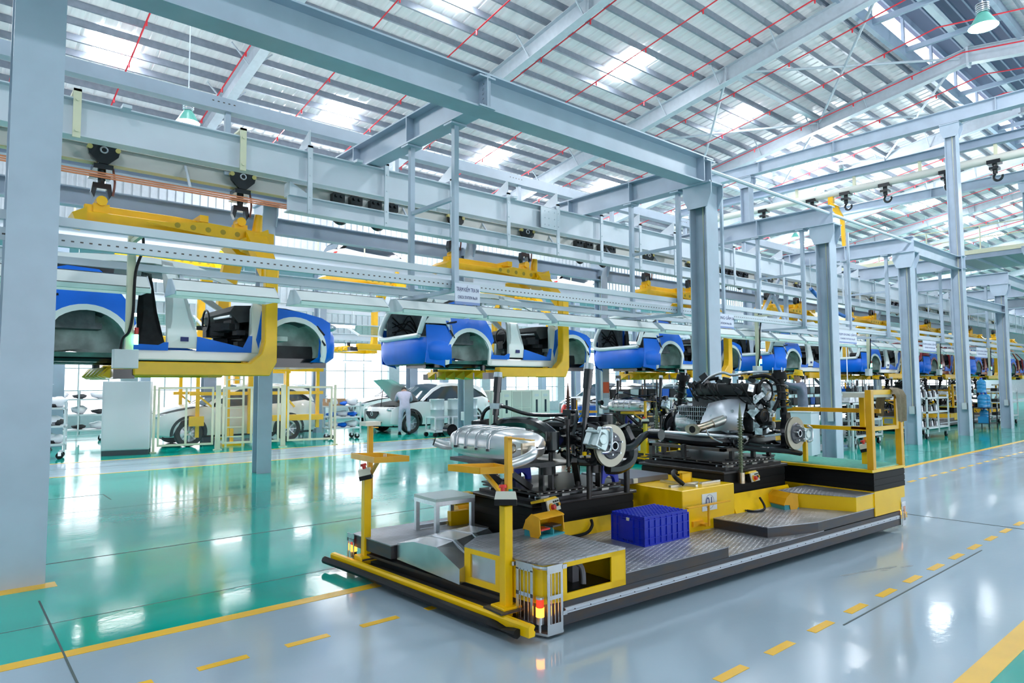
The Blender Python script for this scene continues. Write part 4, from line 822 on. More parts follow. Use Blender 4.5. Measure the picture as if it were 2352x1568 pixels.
def lift(u0, v0, u1, v1, z0, z1, zt, po):
    bellows(u0, v0, u1, v1, z0, z1, 5)
    part(MB().box(u0 - .025, v0 - .025, z1, u1 + .025, v1 + .025, z1 + .028), 'lift_flange', IRON, bevel=.005, seg=1)
    part(MB().box(u0 + .06, v0 + .02, z1 + .028, u1 - .04, v1 + .0, z1 + .055), 'slide_base', IRON)
    r = MB()
    for v in (v0 + .08, v0 + .16, v1 - .12): r.cyl((u0 + .1, v, z1 + .062), (u1 - .1, v, z1 + .062), .010, n=8)
    part(r, 'slide_rod', ALU, smooth=40)
    part(MB().box(u0 + .12, v0 + .06, z1 + .070, u1 - .10, v1 + .03, z1 + .085), 'float_plate', IRON)
    bl = MB()
    for k in range(12):
        u = u0 + .16 + (u1 - u0 - .34) * k / 11; bl.cyl((u, v0 + .07, z1 + .085), (u, v0 + .07, zt - .012), .016, n=8)
        if k % 3 == 0: bl.box(u - .04, v0 + .03, z1 + .028, u + .05, v0 + .09, z1 + .075)
    for k in range(7):
        v = v0 + .1 + (v1 - v0 - .1) * k / 6; bl.cyl((u0 + .15, v, z1 + .085), (u0 + .15, v, zt - .012), .016, n=8)
    part(bl, 'ball_unit', mat('zinc fitting', (.35, .34, .32), .35, metal=.8), smooth=40)
    part(pz([(u0 + po + .05, v0 + .05), (u1 - .12, v0 + .05), (u1 - .06, v0 + .1), (u1 - .06, v1 + .05), (u0 + po, v1 + .05), (u0 + po, v0 + .1)], zt - .014, zt), 'fixture_plate', mat('brown black oiled plate', (.035, .029, .029), .42, metal=.25, var=.3, scale=5))
lift(.64, 1.08, 1.87, 1.94, .235, .575, .685, .12)
lift(2.97, .85, 4.10, 1.95, .30, .675, .785, .12)
# numbered power box
part(MB().box(2.14, .72, .205, 2.95, 1.95, .605), 'power_box', YELB, bevel=.006, seg=1)
np_ = part(MB().box(2.425, .714, .385, 2.655, .721, .545), 'number_plate', mat('number plate steel', (.70, .72, .74), .4, metal=.2))
part(MB().ring((2.54, .7138, .465), .066, .0016, 'y', 32, 5), 'plate_circle', INK, np_)
text('01', .115, INK, np_, M.Translation((2.54, .7128, .465)) @ M.Rotation(R(90), 4, 'X'))
h = MB(); h.box(2.08, .605, .462, 2.72, .645, .472); h.cyl((2.40, .625, .27), (2.40, .625, .465), .012, n=8); h.box(2.36, .63, .265, 2.44, .72, .285); h.box(2.27, .70, .26, 2.42, .72, .31); part(h, 'pull_handle', ORY)
part(MB().box(2.0, 1.30, .606, 2.65, 1.93, .665), 'controller_slab', mat('slate lid', (.16, .16, .19), .3), bevel=.006)
b = MB(); b.box(2.2, .90, .606, 2.62, .93, .628); b.box(2.42, .78, .606, 2.45, 1.22, .628); b.box(2.62, .86, .606, 2.92, .89, .624); part(b, 'extrusion_bar', ALU)
part(MB().tube([(2.36, .88, .63), (2.30, .92, .69), (2.36, 1.0, .72), (2.5, 1.1, .72), (2.55, 1.12, .70)], .022, 8, 5), 'hose', BLK, smooth=60)
b = MB(); b.box(2.55, 1.04, .606, 2.70, 1.06, .70); b.box(2.55, 1.04, .69, 2.70, 1.18, .70); b.box(2.68, 1.04, .606, 2.70, 1.18, .70); part(b, 'hose_bracket', YELB)
part(MB().box(2.1, 1.28, .615, 2.16, 1.295, .66), 'connector', IVORY)
# rear raised end
part(pz([(3.95, 0), (4.33, 0), (4.33, .72), (3.66, .72)], .305, .448), 'rear_step_box', YELB); part(pz([(3.945, -.005), (4.33, -.005), (4.33, .73), (3.65, .73)], .448, .456), 'deck_plate', DIA)
part(MB().box(4.33, -.01, .213, 4.94, 1.95, .465).box(4.93, .0, .34, 5.06, 1.95, .465), 'rear_body', YELB)
bellows(4.35, .0, 5.08, 1.95, .465, .662, 3)
part(pz([(4.30, -.01), (5.08, -.01), (5.12, 1.98), (4.30, 1.98)], .662, .69), 'platform_frame', YELB)
gr_ = part(pz([(4.36, .03), (5.06, .03), (5.09, 1.94), (4.36, 1.94)], .69, .698), 'platform_grating', GREENGR)
g2 = MB()
for k in range(22): g2.box(4.37 + .032 * k, .04, .698, 4.376 + .032 * k, 1.93, .702)
part(g2, 'grating_bar', GREENGR, gr_)
def post(u, v, z0, z1, w=.05, m=YEL, name='rail_post'): return part(MB().box(u - w / 2, v - w / 2, z0, u + w / 2, v + w / 2, z1), name, m, bevel=.004, seg=1)
post(4.36, .02, .69, 1.52, .065, ORY); post(5.04, .02, .69, 1.50, .065, ORY); post(4.46, .80, .69, 1.10, .045); post(4.60, .20, 1.10, 1.46, .06)
part(MB().box(4.36, .0, 1.09, 5.06, .045, 1.13), 'guard_rail', YEL); part(MB().box(4.40, .02, 1.085, 4.44, .82, 1.125), 'guard_rail', YEL); part(MB().box(4.58, .02, 1.27, 4.62, 1.16, 1.315), 'guard_rail', ORY)
part(MB().box(4.36, .0, 1.47, 5.06, .045, 1.52), 'guard_rail', YEL); part(MB().box(4.93, .0, 1.09, 5.07, .02, 1.42), 'gusset', YEL)
part(MB().box(4.40, .02, 1.10, 4.44, .24, 1.13), 'guard_rail', YEL); part(MB().box(4.36, .02, 1.44, 4.9, .3, 1.49), 'shelf_tray', IVORY)
c = MB(); c.box(4.70, .22, .69, 4.76, .28, .84); part(c, 'pendant_post', YEL)
def control(c, par, rz=0, tilt=0, sc=1.0, big=False):
    m = M.Translation(c) @ M.Rotation(rz, 4, 'Z') @ M.Rotation(tilt, 4, 'X') @ M.Scale(sc, 4)
    def P(mb, n, mt, pr): 
        mb.v = [tuple(m @ V(p)) for p in mb.v]; return part(mb, n, mt, pr)
    bx = P(MB().box(-.07, -.05, 0, .07, .05, .035), 'control_box', BLK, par)
    P(MB().prism([(-.07, .035), (.07, .035), (.06, .085), (-.06, .085)], 'y', -.048, .048), 'box_cover', IVORY, bx)
    P(MB().cyl((-.02, 0, .085), (-.02, 0, .11), .014, n=10).cyl((-.02, 0, .108), (-.02, 0, .128), .026, .024, n=14), 'stop_button', REDB, bx)
    P(MB().cyl((.03, .0, .085), (.03, .0, .10), .014, n=10), 'start_button', GREENB, bx)
    return bx
control((4.73, .24, .84), cart, R(20), R(-15)); part(MB().cyl((4.72, .23, .95), (4.74, .24, .985), .03, n=10), 'stop_shroud', ORY)
part(MB().box(5.02, .05, .09, 5.22, .16, .15), 'rear_bumper_stub', YEL); part(MB().ring((5.24, .10, .12), .03, .014, 'y', 10, 5), 'tow_hook', BLK)
# front posts with trays and controls
def pole(u, v, lean, tray, topbox):
    post(u, v, .06, .80, .064, YELB, 'pole'); post(u, v, .12, .16, .15, YELB, 'pole_foot')
    post(u + .045, v + .03, .45 if lean else .62, 1.25, .042, ORY, 'upper_pole')
    if topbox: control((u, v, .80), cart, R(-40) if lean else R(60), R(-12), 1.05)
    z = .985; P = [V((*p, z)) for p in tray]; c = sum(P, V()) / 4
    rim = MB()
    for a, b in zip(P, P[1:] + P[:1]): rim.bar(a + V((0, 0, .02)), b + V((0, 0, .02)), .008, .045)
    tr = part(rim, 'tray_rim', ORY); part(MB().prism([(p.x, p.y) for p in P], 'z', z - .004, z + .004), 'tray_floor', IVORY, tr)
    part(MB().bar((u + .04, v + .02, .82), (c.x, c.y, .98), .03, .02), 'tray_brace', ORY)
    return c
cR = pole(-.226, .29, True, [(-.33, .84), (-.26, .54), (-.05, .44), (-.03, .70)], True)
part(MB().box(-.185, .18, 1.235, -.15, .31, 1.245).box(-.20, .05, 1.238, -.17, .31, 1.244), 'top_arm', ORY)
cL = pole(-.39, 2.06, False, [(-.53, 2.06), (-.53, 1.62), (-.26, 1.55), (-.33, 1.93)], True)
part(MB().box(-.42, 2.02, 1.25, -.28, 2.14, 1.285), 'top_tray', IVORY); part(MB().box(-.36, 1.96, 1.235, -.33, 2.04, 1.242), 'top_arm', ORY)
tb = MB().cyl((0, 0, 0), (0, 0, .02), .02, n=10); o = tb.build('red_socket', REDB); o.location = A(-.40, 1.70, .989); tag(o, 'small red socket standing in the far yellow tray', 'tool'); tb = MB().cyl((-.008, 0, .02), (-.008, 0, .05), .006, n=8).cyl((.01, 0, .02), (.01, 0, .05), .006, n=8); tb.build('pin', ALU, o)
# wall controls of the lift tables
def panelctl(u, v, z, rz, sc=1.0):
    m = M.Translation((u, v, z)) @ M.Rotation(rz, 4, 'Z') @ M.Rotation(R(-14), 4, 'X') @ M.Scale(sc, 4)
    def P(mb, n, mt, pr): mb.v = [tuple(m @ V(p)) for p in mb.v]; return part(mb, n, mt, pr)
    bx = P(MB().box(-.10, .012, -.045, .10, .06, .05), 'lift_control', BLK, cart); P(MB().box(-.10, 0, -.045, .10, .014, .05), 'control_face', IVORY, bx)
    P(MB().cyl((-.055, 0, -.01), (-.055, -.012, -.01), .034, n=14), 'button_shroud', ORY, bx); P(MB().cyl((-.055, 0, -.01), (-.055, -.04, -.01), .022, n=14), 'stop_button', REDB, bx)
    for k, mt in ((0, GREENB), (1, BLK), (2, ORY)): P(MB().cyl((.005 + .035 * k, 0, 0), (.005 + .035 * k, -.014, 0), .014, n=10), 'button', mt, bx); P(MB().box(-.008 + .035 * k, -.002, .022, .018 + .035 * k, 0, .036), 'legend', BLK, bx)
    P(MB().prism([(-.14, .05), (.09, .05), (.05, .07), (-.14, .07)], 'y', 0.0, .13), 'control_hood', YELB, bx)
panelctl(.76, .94, .60, R(20), 1.0); panelctl(3.40, .77, .62, R(10), .95)
part(MB().box(.42, 1.92, .50, .63, 2.02, .60), 'lift_switch', YELB)

# ------------------------------------------------------------------ loose things on the cart
def pedal(u, v, z, rz, label, sc=1.0):
    t = thing('foot_pedal', label, 'foot pedal', A(u, v, z), AR + rz)
    t.scale = (sc, sc, sc)
    b = MB(); b.box(-.13, -.08, 0, .13, .10, .012); b.box(-.005, -.08, .012, .005, .02, .05); b.box(-.13, .04, .012, .13, .10, .05); b.build('pedal_base', TEAL, t)
    h = MB()
    for s in (-1, 1): h.prism([(-.05, .0), (-.07, .03), (-.06, .15), (.02, .17), (.08, .12), (.10, .05), (.04, .045), (.03, .0)], 'x', s * .135 - .004, s * .135 + .004)
    h.prism([(-.07, .145), (.02, .165), (.08, .115), (.11, .05), (.105, .04), (.072, .11), (.018, .157), (-.07, .137)], 'x', -.138, .138); h.build('pedal_hood', ORY, t)
    MB().box(-.115, -.06, .05, -.015, .04, .062).build('pedal_pad', REDB, t); MB().box(.015, -.06, .058, .115, .04, .07).build('pedal_pad', mat('brown black pad', (.09, .07, .06), .5), t)
    return t
pedal(.43, .66, .457, R(8), 'amber hooded foot pedal on the cart front corner box')
pedal(.70, 2.12, .313, R(170), 'amber hooded foot pedal beside the grey step stool', .95)
pedal(3.64, .60, .305, R(70), 'amber hooded foot pedal on the raised tread deck', 1.0)
t = thing('step_stool', 'grey square tube step stool standing on the left tread deck', 'stool', A(.06, 1.66, .313), AR)
for u in (.02, .38):
    for v in (.02, .36): MB().box(u - .018, v - .018, 0, u + .018, v + .018, .29).build('leg', ALU, t)
MB().box(0, 0, .29, .40, .38, .315).build('top', mat('stool top glass green', (.50, .62, .60), .25), t)
for a in ((.0, .0, .4, .036), (0, .344, .4, .38)): MB().box(a[0], a[1], .255, a[2], a[3], .289).build('rail', ALU, t); MB().box(a[0] + .036, a[1], .01, a[2] - .036, a[3], .04).build('rail', ALU, t)
for a in ((0, .036, .036, .344), (.364, .036, .4, .344)): MB().box(*a[:2], .255, *a[2:], .289).build('rail', ALU, t)
# blue crate
t = thing('plastic_crate', 'upturned ribbed blue plastic crate with open lattice base', 'crate', A(1.25, .40, .286), AR)
L_, W_, H_ = .57, .37, .235
c = MB(); c.box(.008, .008, 0, L_ - .008, W_ - .008, H_ - .03); c.build('crate_wall', BLUEP, t)
for z in (0, .055, .135, H_ - .035): MB().box(.002, .002, z, L_ - .002, W_ - .002, z + (.008 if 0 < z < .2 else .012)).build('crate_band', BLUEP, t)
for k in range(9):
    x = .0 + L_ * k / 8; MB().box(max(0, x - .006), 0, 0, min(L_, x + .006), .01, H_ - .02).build('rib', BLUEP, t); MB().box(max(0, x - .006), W_ - .01, 0, min(L_, x + .006), W_, H_ - .02).build('rib', BLUEP, t)
for k in range(7):
    y = W_ * k / 6; MB().box(0, max(0, y - .006), 0, .01, min(W_, y + .006), H_ - .02).build('rib', BLUEP, t)
MB().prism([(.12, .03), (.26, .03), (.26, .19), (.12, .19)], 'x', -.004, .01).build('handle_panel', BLUEP, t); MB().box(-.006, .16, H_ - .05, 0, .19, H_ - .025).build('crate_label', IVORY, t)
c = MB(); c.prism([(.01, 0.01), (L_ - .01, .01), (L_ - .01, W_ - .01), (.01, W_ - .01)], 'z', H_ - .03, H_ - .018); c.build('crate_base', mat('blue plastic deep', (.004, .015, .40), .4), t)
for k in range(15): MB().box(.01 + .0375 * k, .01, H_ - .018, .022 + .0375 * k, W_ - .01, H_ - .002).build('lattice_bar', BLUEP, t)
for k in range(9): MB().box(.01, .01 + .0435 * k, H_ - .018, L_ - .01, .02 + .0435 * k, H_).build('lattice_bar', BLUEP, t)
# cloth over the guard rail
rows = []
for k in range(9):
    y = k / 8
    rows.append([])
cl = MB(); prof_ = [(.16, 1.22), (.165, 1.35), (.14, 1.47), (.06, 1.535), (.02, 1.54), (-.03, 1.525), (-.05, 1.45), (-.055, 1.3), (-.05, 1.17)]
nn = 9; vs = []
for i, (v, z) in enumerate(prof_):
    for j in range(nn):
        s = j / (nn - 1); wob = .014 * math.sin(s * 9 + i * .4)
        vs.append((4.82 + .2 * s + .02 * math.sin(i * .7), v + (wob if i != 4 else 0) - (.02 if i > 5 else 0), z + .01 * math.sin(s * 7 + i) * (i != 4)))
cl.add(vs, [(i * nn + j, i * nn + j + 1, (i + 1) * nn + j + 1, (i + 1) * nn + j) for i in range(len(prof_) - 1) for j in range(nn - 1)])
cl.v = [tuple(A(*p)) for p in cl.v]
o = cl.build('cloth', CLOTH, smooth=80); tag(o, 'brown cloth draped over the cart yellow guard rail', 'cloth')
# ------------------------------------------------------------------ rear suspension on the front lift table (built in cart axes)
def brake(par, c, s, r=.175, cal_ang=150, m=DISC, caliper=True, studs=True, q=1.0):
    """disc in the u-z plane, outer face towards s*v"""
    u, v, z = c
    d = MB(); prof = [(r, -.012), (r, .012)]
    for o_ in (.012, -.006): pass
    d.lathe([(r * .60, s * .006), (r, s * .006), (r, s * .016), (r * .60, s * .016)], (u, v, z), 'y', 36); d.lathe([(r * .60, -s * .016), (r, -s * .016), (r, -s * .006), (r * .60, -s * .006)], (u, v, z), 'y', 36)
    dk = d.build('brake_disc', m, par, smooth=40)
    hb = MB(); hb.lathe([(r * .66, s * .012), (r * .60, s * .03), (r * .40, s * .034), (r * .25, s * .034), (r * .22, s * .06), (r * .16, s * .06), (r * .15, s * .02), (0, s * .02)], (u, v, z), 'y', 28); hb.lathe([(0, -s * .05), (r * .7, -s * .03), (r * .7, s * .004), (0, s * .004)], (u, v, z), 'y', 20)
    hb.build('disc_hat', mat('hat grey', (.10, .10, .12), .4, metal=.4), dk, smooth=40)
    MB().ring((u, v + s * .058, z), r * .19, .006, 'y', 20, 6).build('hub_ring', ALU, dk, smooth=60)
    if studs:
        for k in range(5):
            a = 2 * math.pi * k / 5 + .4; MB().cyl((u + r * .45 * math.cos(a), v + s * .03, z + r * .45 * math.sin(a)), (u + r * .45 * math.cos(a), v + s * .075, z + r * .45 * math.sin(a)), .008, n=8).build('wheel_stud', ALU, dk, smooth=40)
    if caliper:
        a = R(cal_ang); cu, cz = u + r * .86 * math.cos(a), z + r * .86 * math.sin(a)
        k = MB(); k.cbox((cu, v + s * .045, cz), (.13 * q, .05, .17 * q), 0, 0, -(a - math.pi)); k.cbox((cu - .02, v - s * .05, cz), (.12 * q, .06, .15 * q), 0, 0, -(a - math.pi)); k.cbox((cu - .03, v, cz), (.06, .14, .13), 0, 0, -(a - math.pi))
        k.cyl((cu - .05, v - s * .09, cz + .06), (cu - .05, v + s * .06, cz + .06), .014, n=8); k.cyl((cu - .05, v - s * .09, cz - .07), (cu - .05, v + s * .06, cz - .07), .014, n=8); k.cyl((cu - .01, v + s * .03, cz), (cu - .01, v + s * .078, cz), .045, n=14)
        co = k.build('caliper', mat('zinc plated caliper', (.62, .72, .74), .3, metal=.6, var=.15, scale=20), par, bevel=.008)
        MB().tube([(cu - .03, v + s * .08, cz + .09), (cu + .06 * q, v + s * .085, cz + .09 * q), (cu + .075 * q, v + s * .085, cz), (cu + .05 * q, v + s * .085, cz - .10 * q), (cu - .04, v + s * .08, cz - .11 * q)], .012, 6, 4).build('caliper_bridge', ALU, co, smooth=60)
    return dk
rs = thing('rear_suspension', 'black rear suspension subframe with brake disc and two upright dampers', 'suspension', A0, AR)
def P_(mb, name, m=BLKG, par=None, **k):
    k.setdefault('smooth', 40); return mb.build(name, m, par or rs, **k)
brake(rs, (1.20, .72, 1.08), -1, .178, 155)
brake(rs, (1.20, 2.22, 1.08), 1, .178, 25)
s_ = MB()
s_.tube([(.85, .98, 1.12), (.86, 1.2, 1.22), (.9, 1.5, 1.25), (.86, 1.8, 1.22), (.85, 2.0, 1.12)], .055, 8, 4); s_.tube([(1.32, .98, 1.10), (1.34, 1.2, 1.18), (1.36, 1.5, 1.20), (1.34, 1.8, 1.18), (1.32, 2.0, 1.10)], .05, 8, 4)
for v in (1.12, 1.86): s_.tube([(.78, v, 1.14), (1.0, v, 1.10), (1.25, v, 1.12), (1.42, v, 1.16)], .05, 8, 4)
s_.box(.82, 1.02, 1.08, 1.40, 1.16, 1.15); s_.box(.82, 1.82, 1.08, 1.40, 1.96, 1.15)
P_(s_, 'subframe')
for v, k in ((1.0, 1), (2.0, 1)): P_(MB().cyl((.80, v, 1.05), (.80, v, 1.20), .06, n=14), 'subframe_bush'), P_(MB().cyl((1.40, v, 1.06), (1.40, v, 1.26), .055, n=14), 'subframe_bush')
# differential and half shafts
d = MB(); d.ball((1.12, 1.48, 1.08), (.17, .15, .13), 16, 10); d.cyl((1.25, 1.48, 1.09), (1.48, 1.48, 1.10), .06, .045, n=14); d.cyl((1.0, 1.48, 1.08), (.93, 1.48, 1.08), .11, .09, n=16); P_(d, 'differential')
for v0, v1 in ((1.35, .80), (1.62, 2.16)): P_(MB().tube([(1.16, v0, 1.07), (1.19, (v0 + v1) / 2, 1.075), (1.20, v1, 1.08)], .020, 8).cyl((1.165, v0 - (.06 if v0 < 1.5 else -.06), 1.07), (1.175, v0 + (v1 - v0) * .3, 1.072), .05, .03, n=12), 'half_shaft')
# arms
for v0, v1, sgn in ((1.12, .80, -1), (1.86, 2.14, 1)):
    a = MB(); a.tube([(.98, v0, 1.02), (1.08, (v0 + v1) / 2, .93), (1.20, v1, .95)], .034, 8, 4); a.tube([(1.34, v0, 1.03), (1.28, (v0 + v1) / 2, .97), (1.22, v1, .97)], .026, 8, 4); P_(a, 'lower_arm')
    a = MB(); a.tube([(1.0, v0, 1.20), (1.10, (v0 + v1) / 2, 1.25), (1.18, v1, 1.20)], .024, 8, 4); P_(a, 'upper_arm')
    a = MB(); a.prism([(1.08, .92), (1.26, .90), (1.30, 1.05), (1.24, 1.22), (1.14, 1.22), (1.10, 1.05)], 'y', v1 - .04, v1 + .04); a.tube([(1.24, v1, 1.05), (1.5, v1 + sgn * .03, 1.04), (1.72, v1 - sgn * .02, 1.12), (1.84, v1 - sgn * .05, 1.14)], .032, 8, 4); a.cyl((1.84, v1 - .1, 1.14), (1.84, v1 + .03, 1.14), .05, n=12); P_(a, 'knuckle_and_trailing_arm', bevel=0)
    P_(MB().coil((1.12, v1 + (-.18 if sgn > 0 else .18), .97), .055, .010, .22, 4.5), 'coil_spring')
    # damper
    c_ = MB(); bse = V((1.30 if sgn < 0 else 1.0, v1 - sgn * .12, .98)); top = bse + V((.02, -.02 * sgn, .84)); ax = top - bse
    if sgn < 0: bse = V((1.05, .90, 1.0)); top = V((1.17, .93, 1.78)); ax = top - bse
    else: bse = V((.90, 1.98, 1.02)); top = V((.97, 2.0, 1.72)); ax = top - bse
    c_.cyl(bse, bse + ax * .45, .022, n=12); c_.cyl(bse + ax * .40, bse + ax * .75, .033, n=14); c_.cyl(bse + ax * .72, bse + ax * .93, .040, n=14); dm = P_(c_, 'damper', BLKG)
    P_(MB().cyl(bse + ax * .93, top, .046, .040, n=14), 'damper_mount', ALU, dm)
P_(MB().tube([(.70, 1.92, 1.22), (.72, 1.86, 1.36), (.78, 1.7, 1.40), (.90, 1.45, 1.33), (1.05, 1.15, 1.33), (1.10, 1.02, 1.36), (1.02, .95, 1.26), (.95, .92, 1.16)], .017, 8, 5), 'anti_roll_bar')
P_(MB().cbox((.76, 1.74, 1.40), (.08, .10, .05), .4), 'bar_clamp', ALU); P_(MB().cbox((1.08, 1.1, 1.35), (.07, .08, .05), .3), 'bar_clamp')
P_(MB().cbox((.66, 1.86, 1.24), (.42, .075, .065), .75).cyl((.49, 2.08, 1.17), (.49, 2.16, 1.17), .06, n=14), 'mounting_beam')
P_(MB().ring((1.08, .84, 1.0), .06, .010, 'y', 18, 6), 'brake_hose', BLK); P_(MB().tube([(1.0, 1.5, 1.22), (1.1, 1.35, 1.28), (1.2, 1.2, 1.24), (1.22, .9, 1.26), (1.16, .8, 1.2)], .009, 6, 5), 'brake_line', BLK)
P_(MB().cbox((.98, .80, 1.02), (.03, .02, .03)), 'sensor_clip', YELB)
d = MB(); d.cyl((1.45, 1.55, 1.18), (1.45, 1.66, 1.2), .10, n=16); d.cbox((1.5, 1.2, 1.22), (.16, .14, .16), .4); d.cyl((1.55, 1.1, 1.16), (1.55, 1.1, 1.32), .06, n=14); d.cyl((1.2, 1.18, 1.22), (1.2, 1.18, 1.33), .05, n=14); P_(d, 'mount_block')
P_(MB().tube([(1.55, .9, 1.22), (1.62, .86, 1.04), (1.60, .86, .92), (1.48, .88, .86), (1.35, .9, .86)], .055, 8, 5), 'curved_arm')
# fixture pedestals on the cart
fx = [(.95, 1.2, .02), (1.5, 1.18, .02), (.95, 1.85, .02), (1.55, 1.85, .02), (1.22, 1.14, .018), (1.15, 1.9, .018)]
for u, v, r in fx: part(MB().cyl((u, v, .685), (u, v, 1.0), r, n=10).cyl((u, v, .685), (u, v, .70), r * 2.2, n=12), 'fixture_post', IRON, smooth=40)
for (u, v) in ((.88, 1.16), (1.30, 1.0)): part(MB().box(u - .06, v - .01, .686, u - .045, v + .05, .84).box(u + .045, v - .01, .686, u + .06, v + .05, .84).cyl((u, v + .02, .82), (u, v + .02, .90), .065, n=16), 'fixture_cup', IRON, smooth=40)
part(MB().cyl((1.20, .98, .90), (1.20, .98, .96), .06, n=16), 'rubber_pad', mat('tan urethane pad', (.50, .36, .16), .5), smooth=40); part(MB().cyl((1.20, .98, .60), (1.20, .98, .90), .022, n=10), 'fixture_post', IRON, smooth=40)
part(MB().box(.70, 1.05, .90, 1.62, 1.95, .915), 'fixture_table', IRON); part(MB().box(.35, 1.0, .92, .82, 1.9, .95).bar((.45, 1.3, .93), (.80, 1.3, .70), .05, .05).bar((.45, 1.75, .93), (.80, 1.75, .70), .05, .05), 'muffler_cradle', IRON)
part(MB().bar((1.0, .95, .95), (1.28, 1.2, .69), .05, .04), 'fixture_brace', IRON)
part(MB().cyl((.96, .98, .90), (.96, .98, 1.25), .018, n=10).cyl((.96, .98, 1.25), (.96, .98, 1.30), .028, n=10), 'guide_pin', IRON, smooth=40)
bs = MB()
for u0 in (1.42, 1.75):
    bs.prism([(u0, .686), (u0 + .22, .686), (u0 + .22, .84), (u0, .84)], 'y', 1.55 if u0 > 1.6 else 1.7, 1.59 if u0 > 1.6 else 1.74)
part(MB().prism([(1.50, .686), (1.53, .686)] + arc(1.60, .686, .07, 180, 0, 10) + [(1.72, .686), (1.70, .86), (1.52, .86)], 'y', 1.12, 1.16), 'blue_stop', BLUEP)
part(MB().prism([(1.0, .686), (1.03, .686)] + arc(1.10, .686, .07, 180, 0, 10) + [(1.22, .686), (1.20, .86), (1.02, .86)], 'y', 1.80, 1.84), 'blue_stop', BLUEP)
for u, v, z1 in ((1.95, 1.98, 1.45), (1.72, 1.02, 1.0)): part(MB().cyl((u, v, .60), (u, v, z1), .028, n=10), 'guide_column', IRON, smooth=40)
def spindle(u, v, z0, z1, mt):
    b = MB(); b.cyl((u, v, z0), (u, v, z1 - .12), .016, n=8); b.cyl((u, v, z1 - .12), (u, v, z1), .016, .002, n=8); s = part(b, 'spindle', mt, smooth=40)
    part(MB().coil((u, v, z0 + .05), .026, .005, z1 - z0 - .2, int((z1 - z0 - .2) / .028), n=5), 'spindle_spring', mt, s); part(MB().cyl((u, v, z0 - .09), (u, v, z0 + .02), .035, n=12), 'spindle_socket', BURNT, s, smooth=40)
RUST = mat('rusty brown spring', (.14, .075, .055), .5, metal=.4, var=.3, scale=25); GRS = mat('greenish zinc spring', (.16, .19, .12), .4, metal=.6)
spindle(3.20, .80, .66, 1.40, GRS); spindle(3.42, 2.1, .66, 1.38, GRS); spindle(1.98, 2.1, .60, 1.62, RUST); spindle(.98, 2.05, .70, 1.60, RUST)
# muffler
mf = thing('exhaust_muffler', 'ribbed silver exhaust muffler with twin curved tailpipes', 'muffler', A0, AR)
rows = []
for i in range(15):
    s = i / 14; v = .64 + 1.06 * s; e = 1 - abs(2 * s - 1) ** 3.2; uw = .20 * e ** .4 + .015; zc = 1.12; hh = .115 * e ** .4 + .008
    rows.append([(.33 + uw * math.copysign(abs(math.cos(t)) ** .6, math.cos(t)), v, zc + hh * math.copysign(abs(math.sin(t)) ** .65, math.sin(t))) for t in [2 * math.pi * j / 28 for j in range(29)]])
loft('muffler_shell', rows, MUFF, mf)
for k in range(4):
    v = .98 + .155 * k
    for dv in (0,):
        MB().tube([(.125, v + dv, 1.08), (.135, v + dv, 1.18), (.19, v + dv, 1.225), (.34, v + dv, 1.238), (.48, v + dv, 1.222)], .024, 8, 4).build('rib', mat('muffler rib steel', (.50, .50, .52), .3, metal=.95), mf, smooth=60)  # rib steel darker than the shell, rib shading put into the colour
sm_ = MB(); ring_ = [(.33 + .215 * math.cos(t), 1.17 + .545 * math.copysign(abs(math.sin(t)) ** .75, math.sin(t)), 1.11) for t in [2 * math.pi * j / 40 for j in range(41)]]; sm_.tube(ring_, .008, 5); sm_.build('seam', MUFF, mf, smooth=60)
MB().tube([(.30, .70, 1.11), (.26, .60, 1.10), (.20, .54, 1.08), (.13, .55, 1.05), (.05, .60, 1.02)], .038, 14, 5).build('tailpipe', MUFF, mf, smooth=60)
MB().tube([(.30, 1.66, 1.11), (.26, 1.73, 1.07), (.20, 1.76, 1.07), (.13, 1.80, 1.10)], .038, 14, 5).build('tailpipe', MUFF, mf, smooth=60)
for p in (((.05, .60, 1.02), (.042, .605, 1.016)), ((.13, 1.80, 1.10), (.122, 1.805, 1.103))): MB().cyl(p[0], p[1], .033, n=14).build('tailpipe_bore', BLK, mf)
MB().ring((.16, .72, 1.12), .03, .010, 'y', 14, 6).build('weld_boss', BURNT, mf); MB().tube([(.45, .72, 1.14), (.54, .85, 1.14), (.62, 1.0, 1.12), (.8, 1.3, 1.05)], .03, 10, 4).build('inlet_pipe', BURNT, mf, smooth=60)
MB().cbox((.25, .645, 1.11), (.12, .02, .10)).build('end_plate', BURNT, mf)

# ------------------------------------------------------------------ engine and front suspension on the rear lift table
en = thing('engine_assembly', 'engine and front axle assembly with silver heat shield and coil struts', 'engine', A0, AR)
def E_(mb, name, m=BLKG, par=None, **k):
    k.setdefault('smooth', 40); return mb.build(name, m, par or en, **k)
random.seed(21)
E_(MB().box(3.60, .92, 1.06, 4.02, 1.72, 1.46), 'engine_block', mat('dark cast block', (.07, .075, .08), .4, metal=.6, var=.4, scale=15), bevel=.03)
E_(MB().box(3.58, .90, 1.46, 4.05, 1.66, 1.60), 'cam_cover', mat('black crackle plastic', (.018, .018, .02), .45), bevel=.025)
E_(MB().box(3.62, .98, .95, 3.98, 1.55, 1.06), 'oil_pan', BLKG, bevel=.02)
tm = MB(); tm.lathe([(0, 1.60), (.22, 1.62), (.24, 1.75), (.20, 1.92), (.12, 2.02), (0, 2.03)], (3.78, 0, 1.14), 'y', 18)
for k in range(9): tm.cbox((3.78 + .21 * math.cos(k * .7), 1.78, 1.14 + .21 * math.sin(k * .7)), (.03, .3, .03), 0, 0, -k * .7)
E_(tm, 'gearbox_case', CAST)
rg = MB()
for k in range(14): rg.box(3.52, 1.45 + .03 * k, 1.10 + .01 * k, 3.60, 1.455 + .03 * k, 1.34)
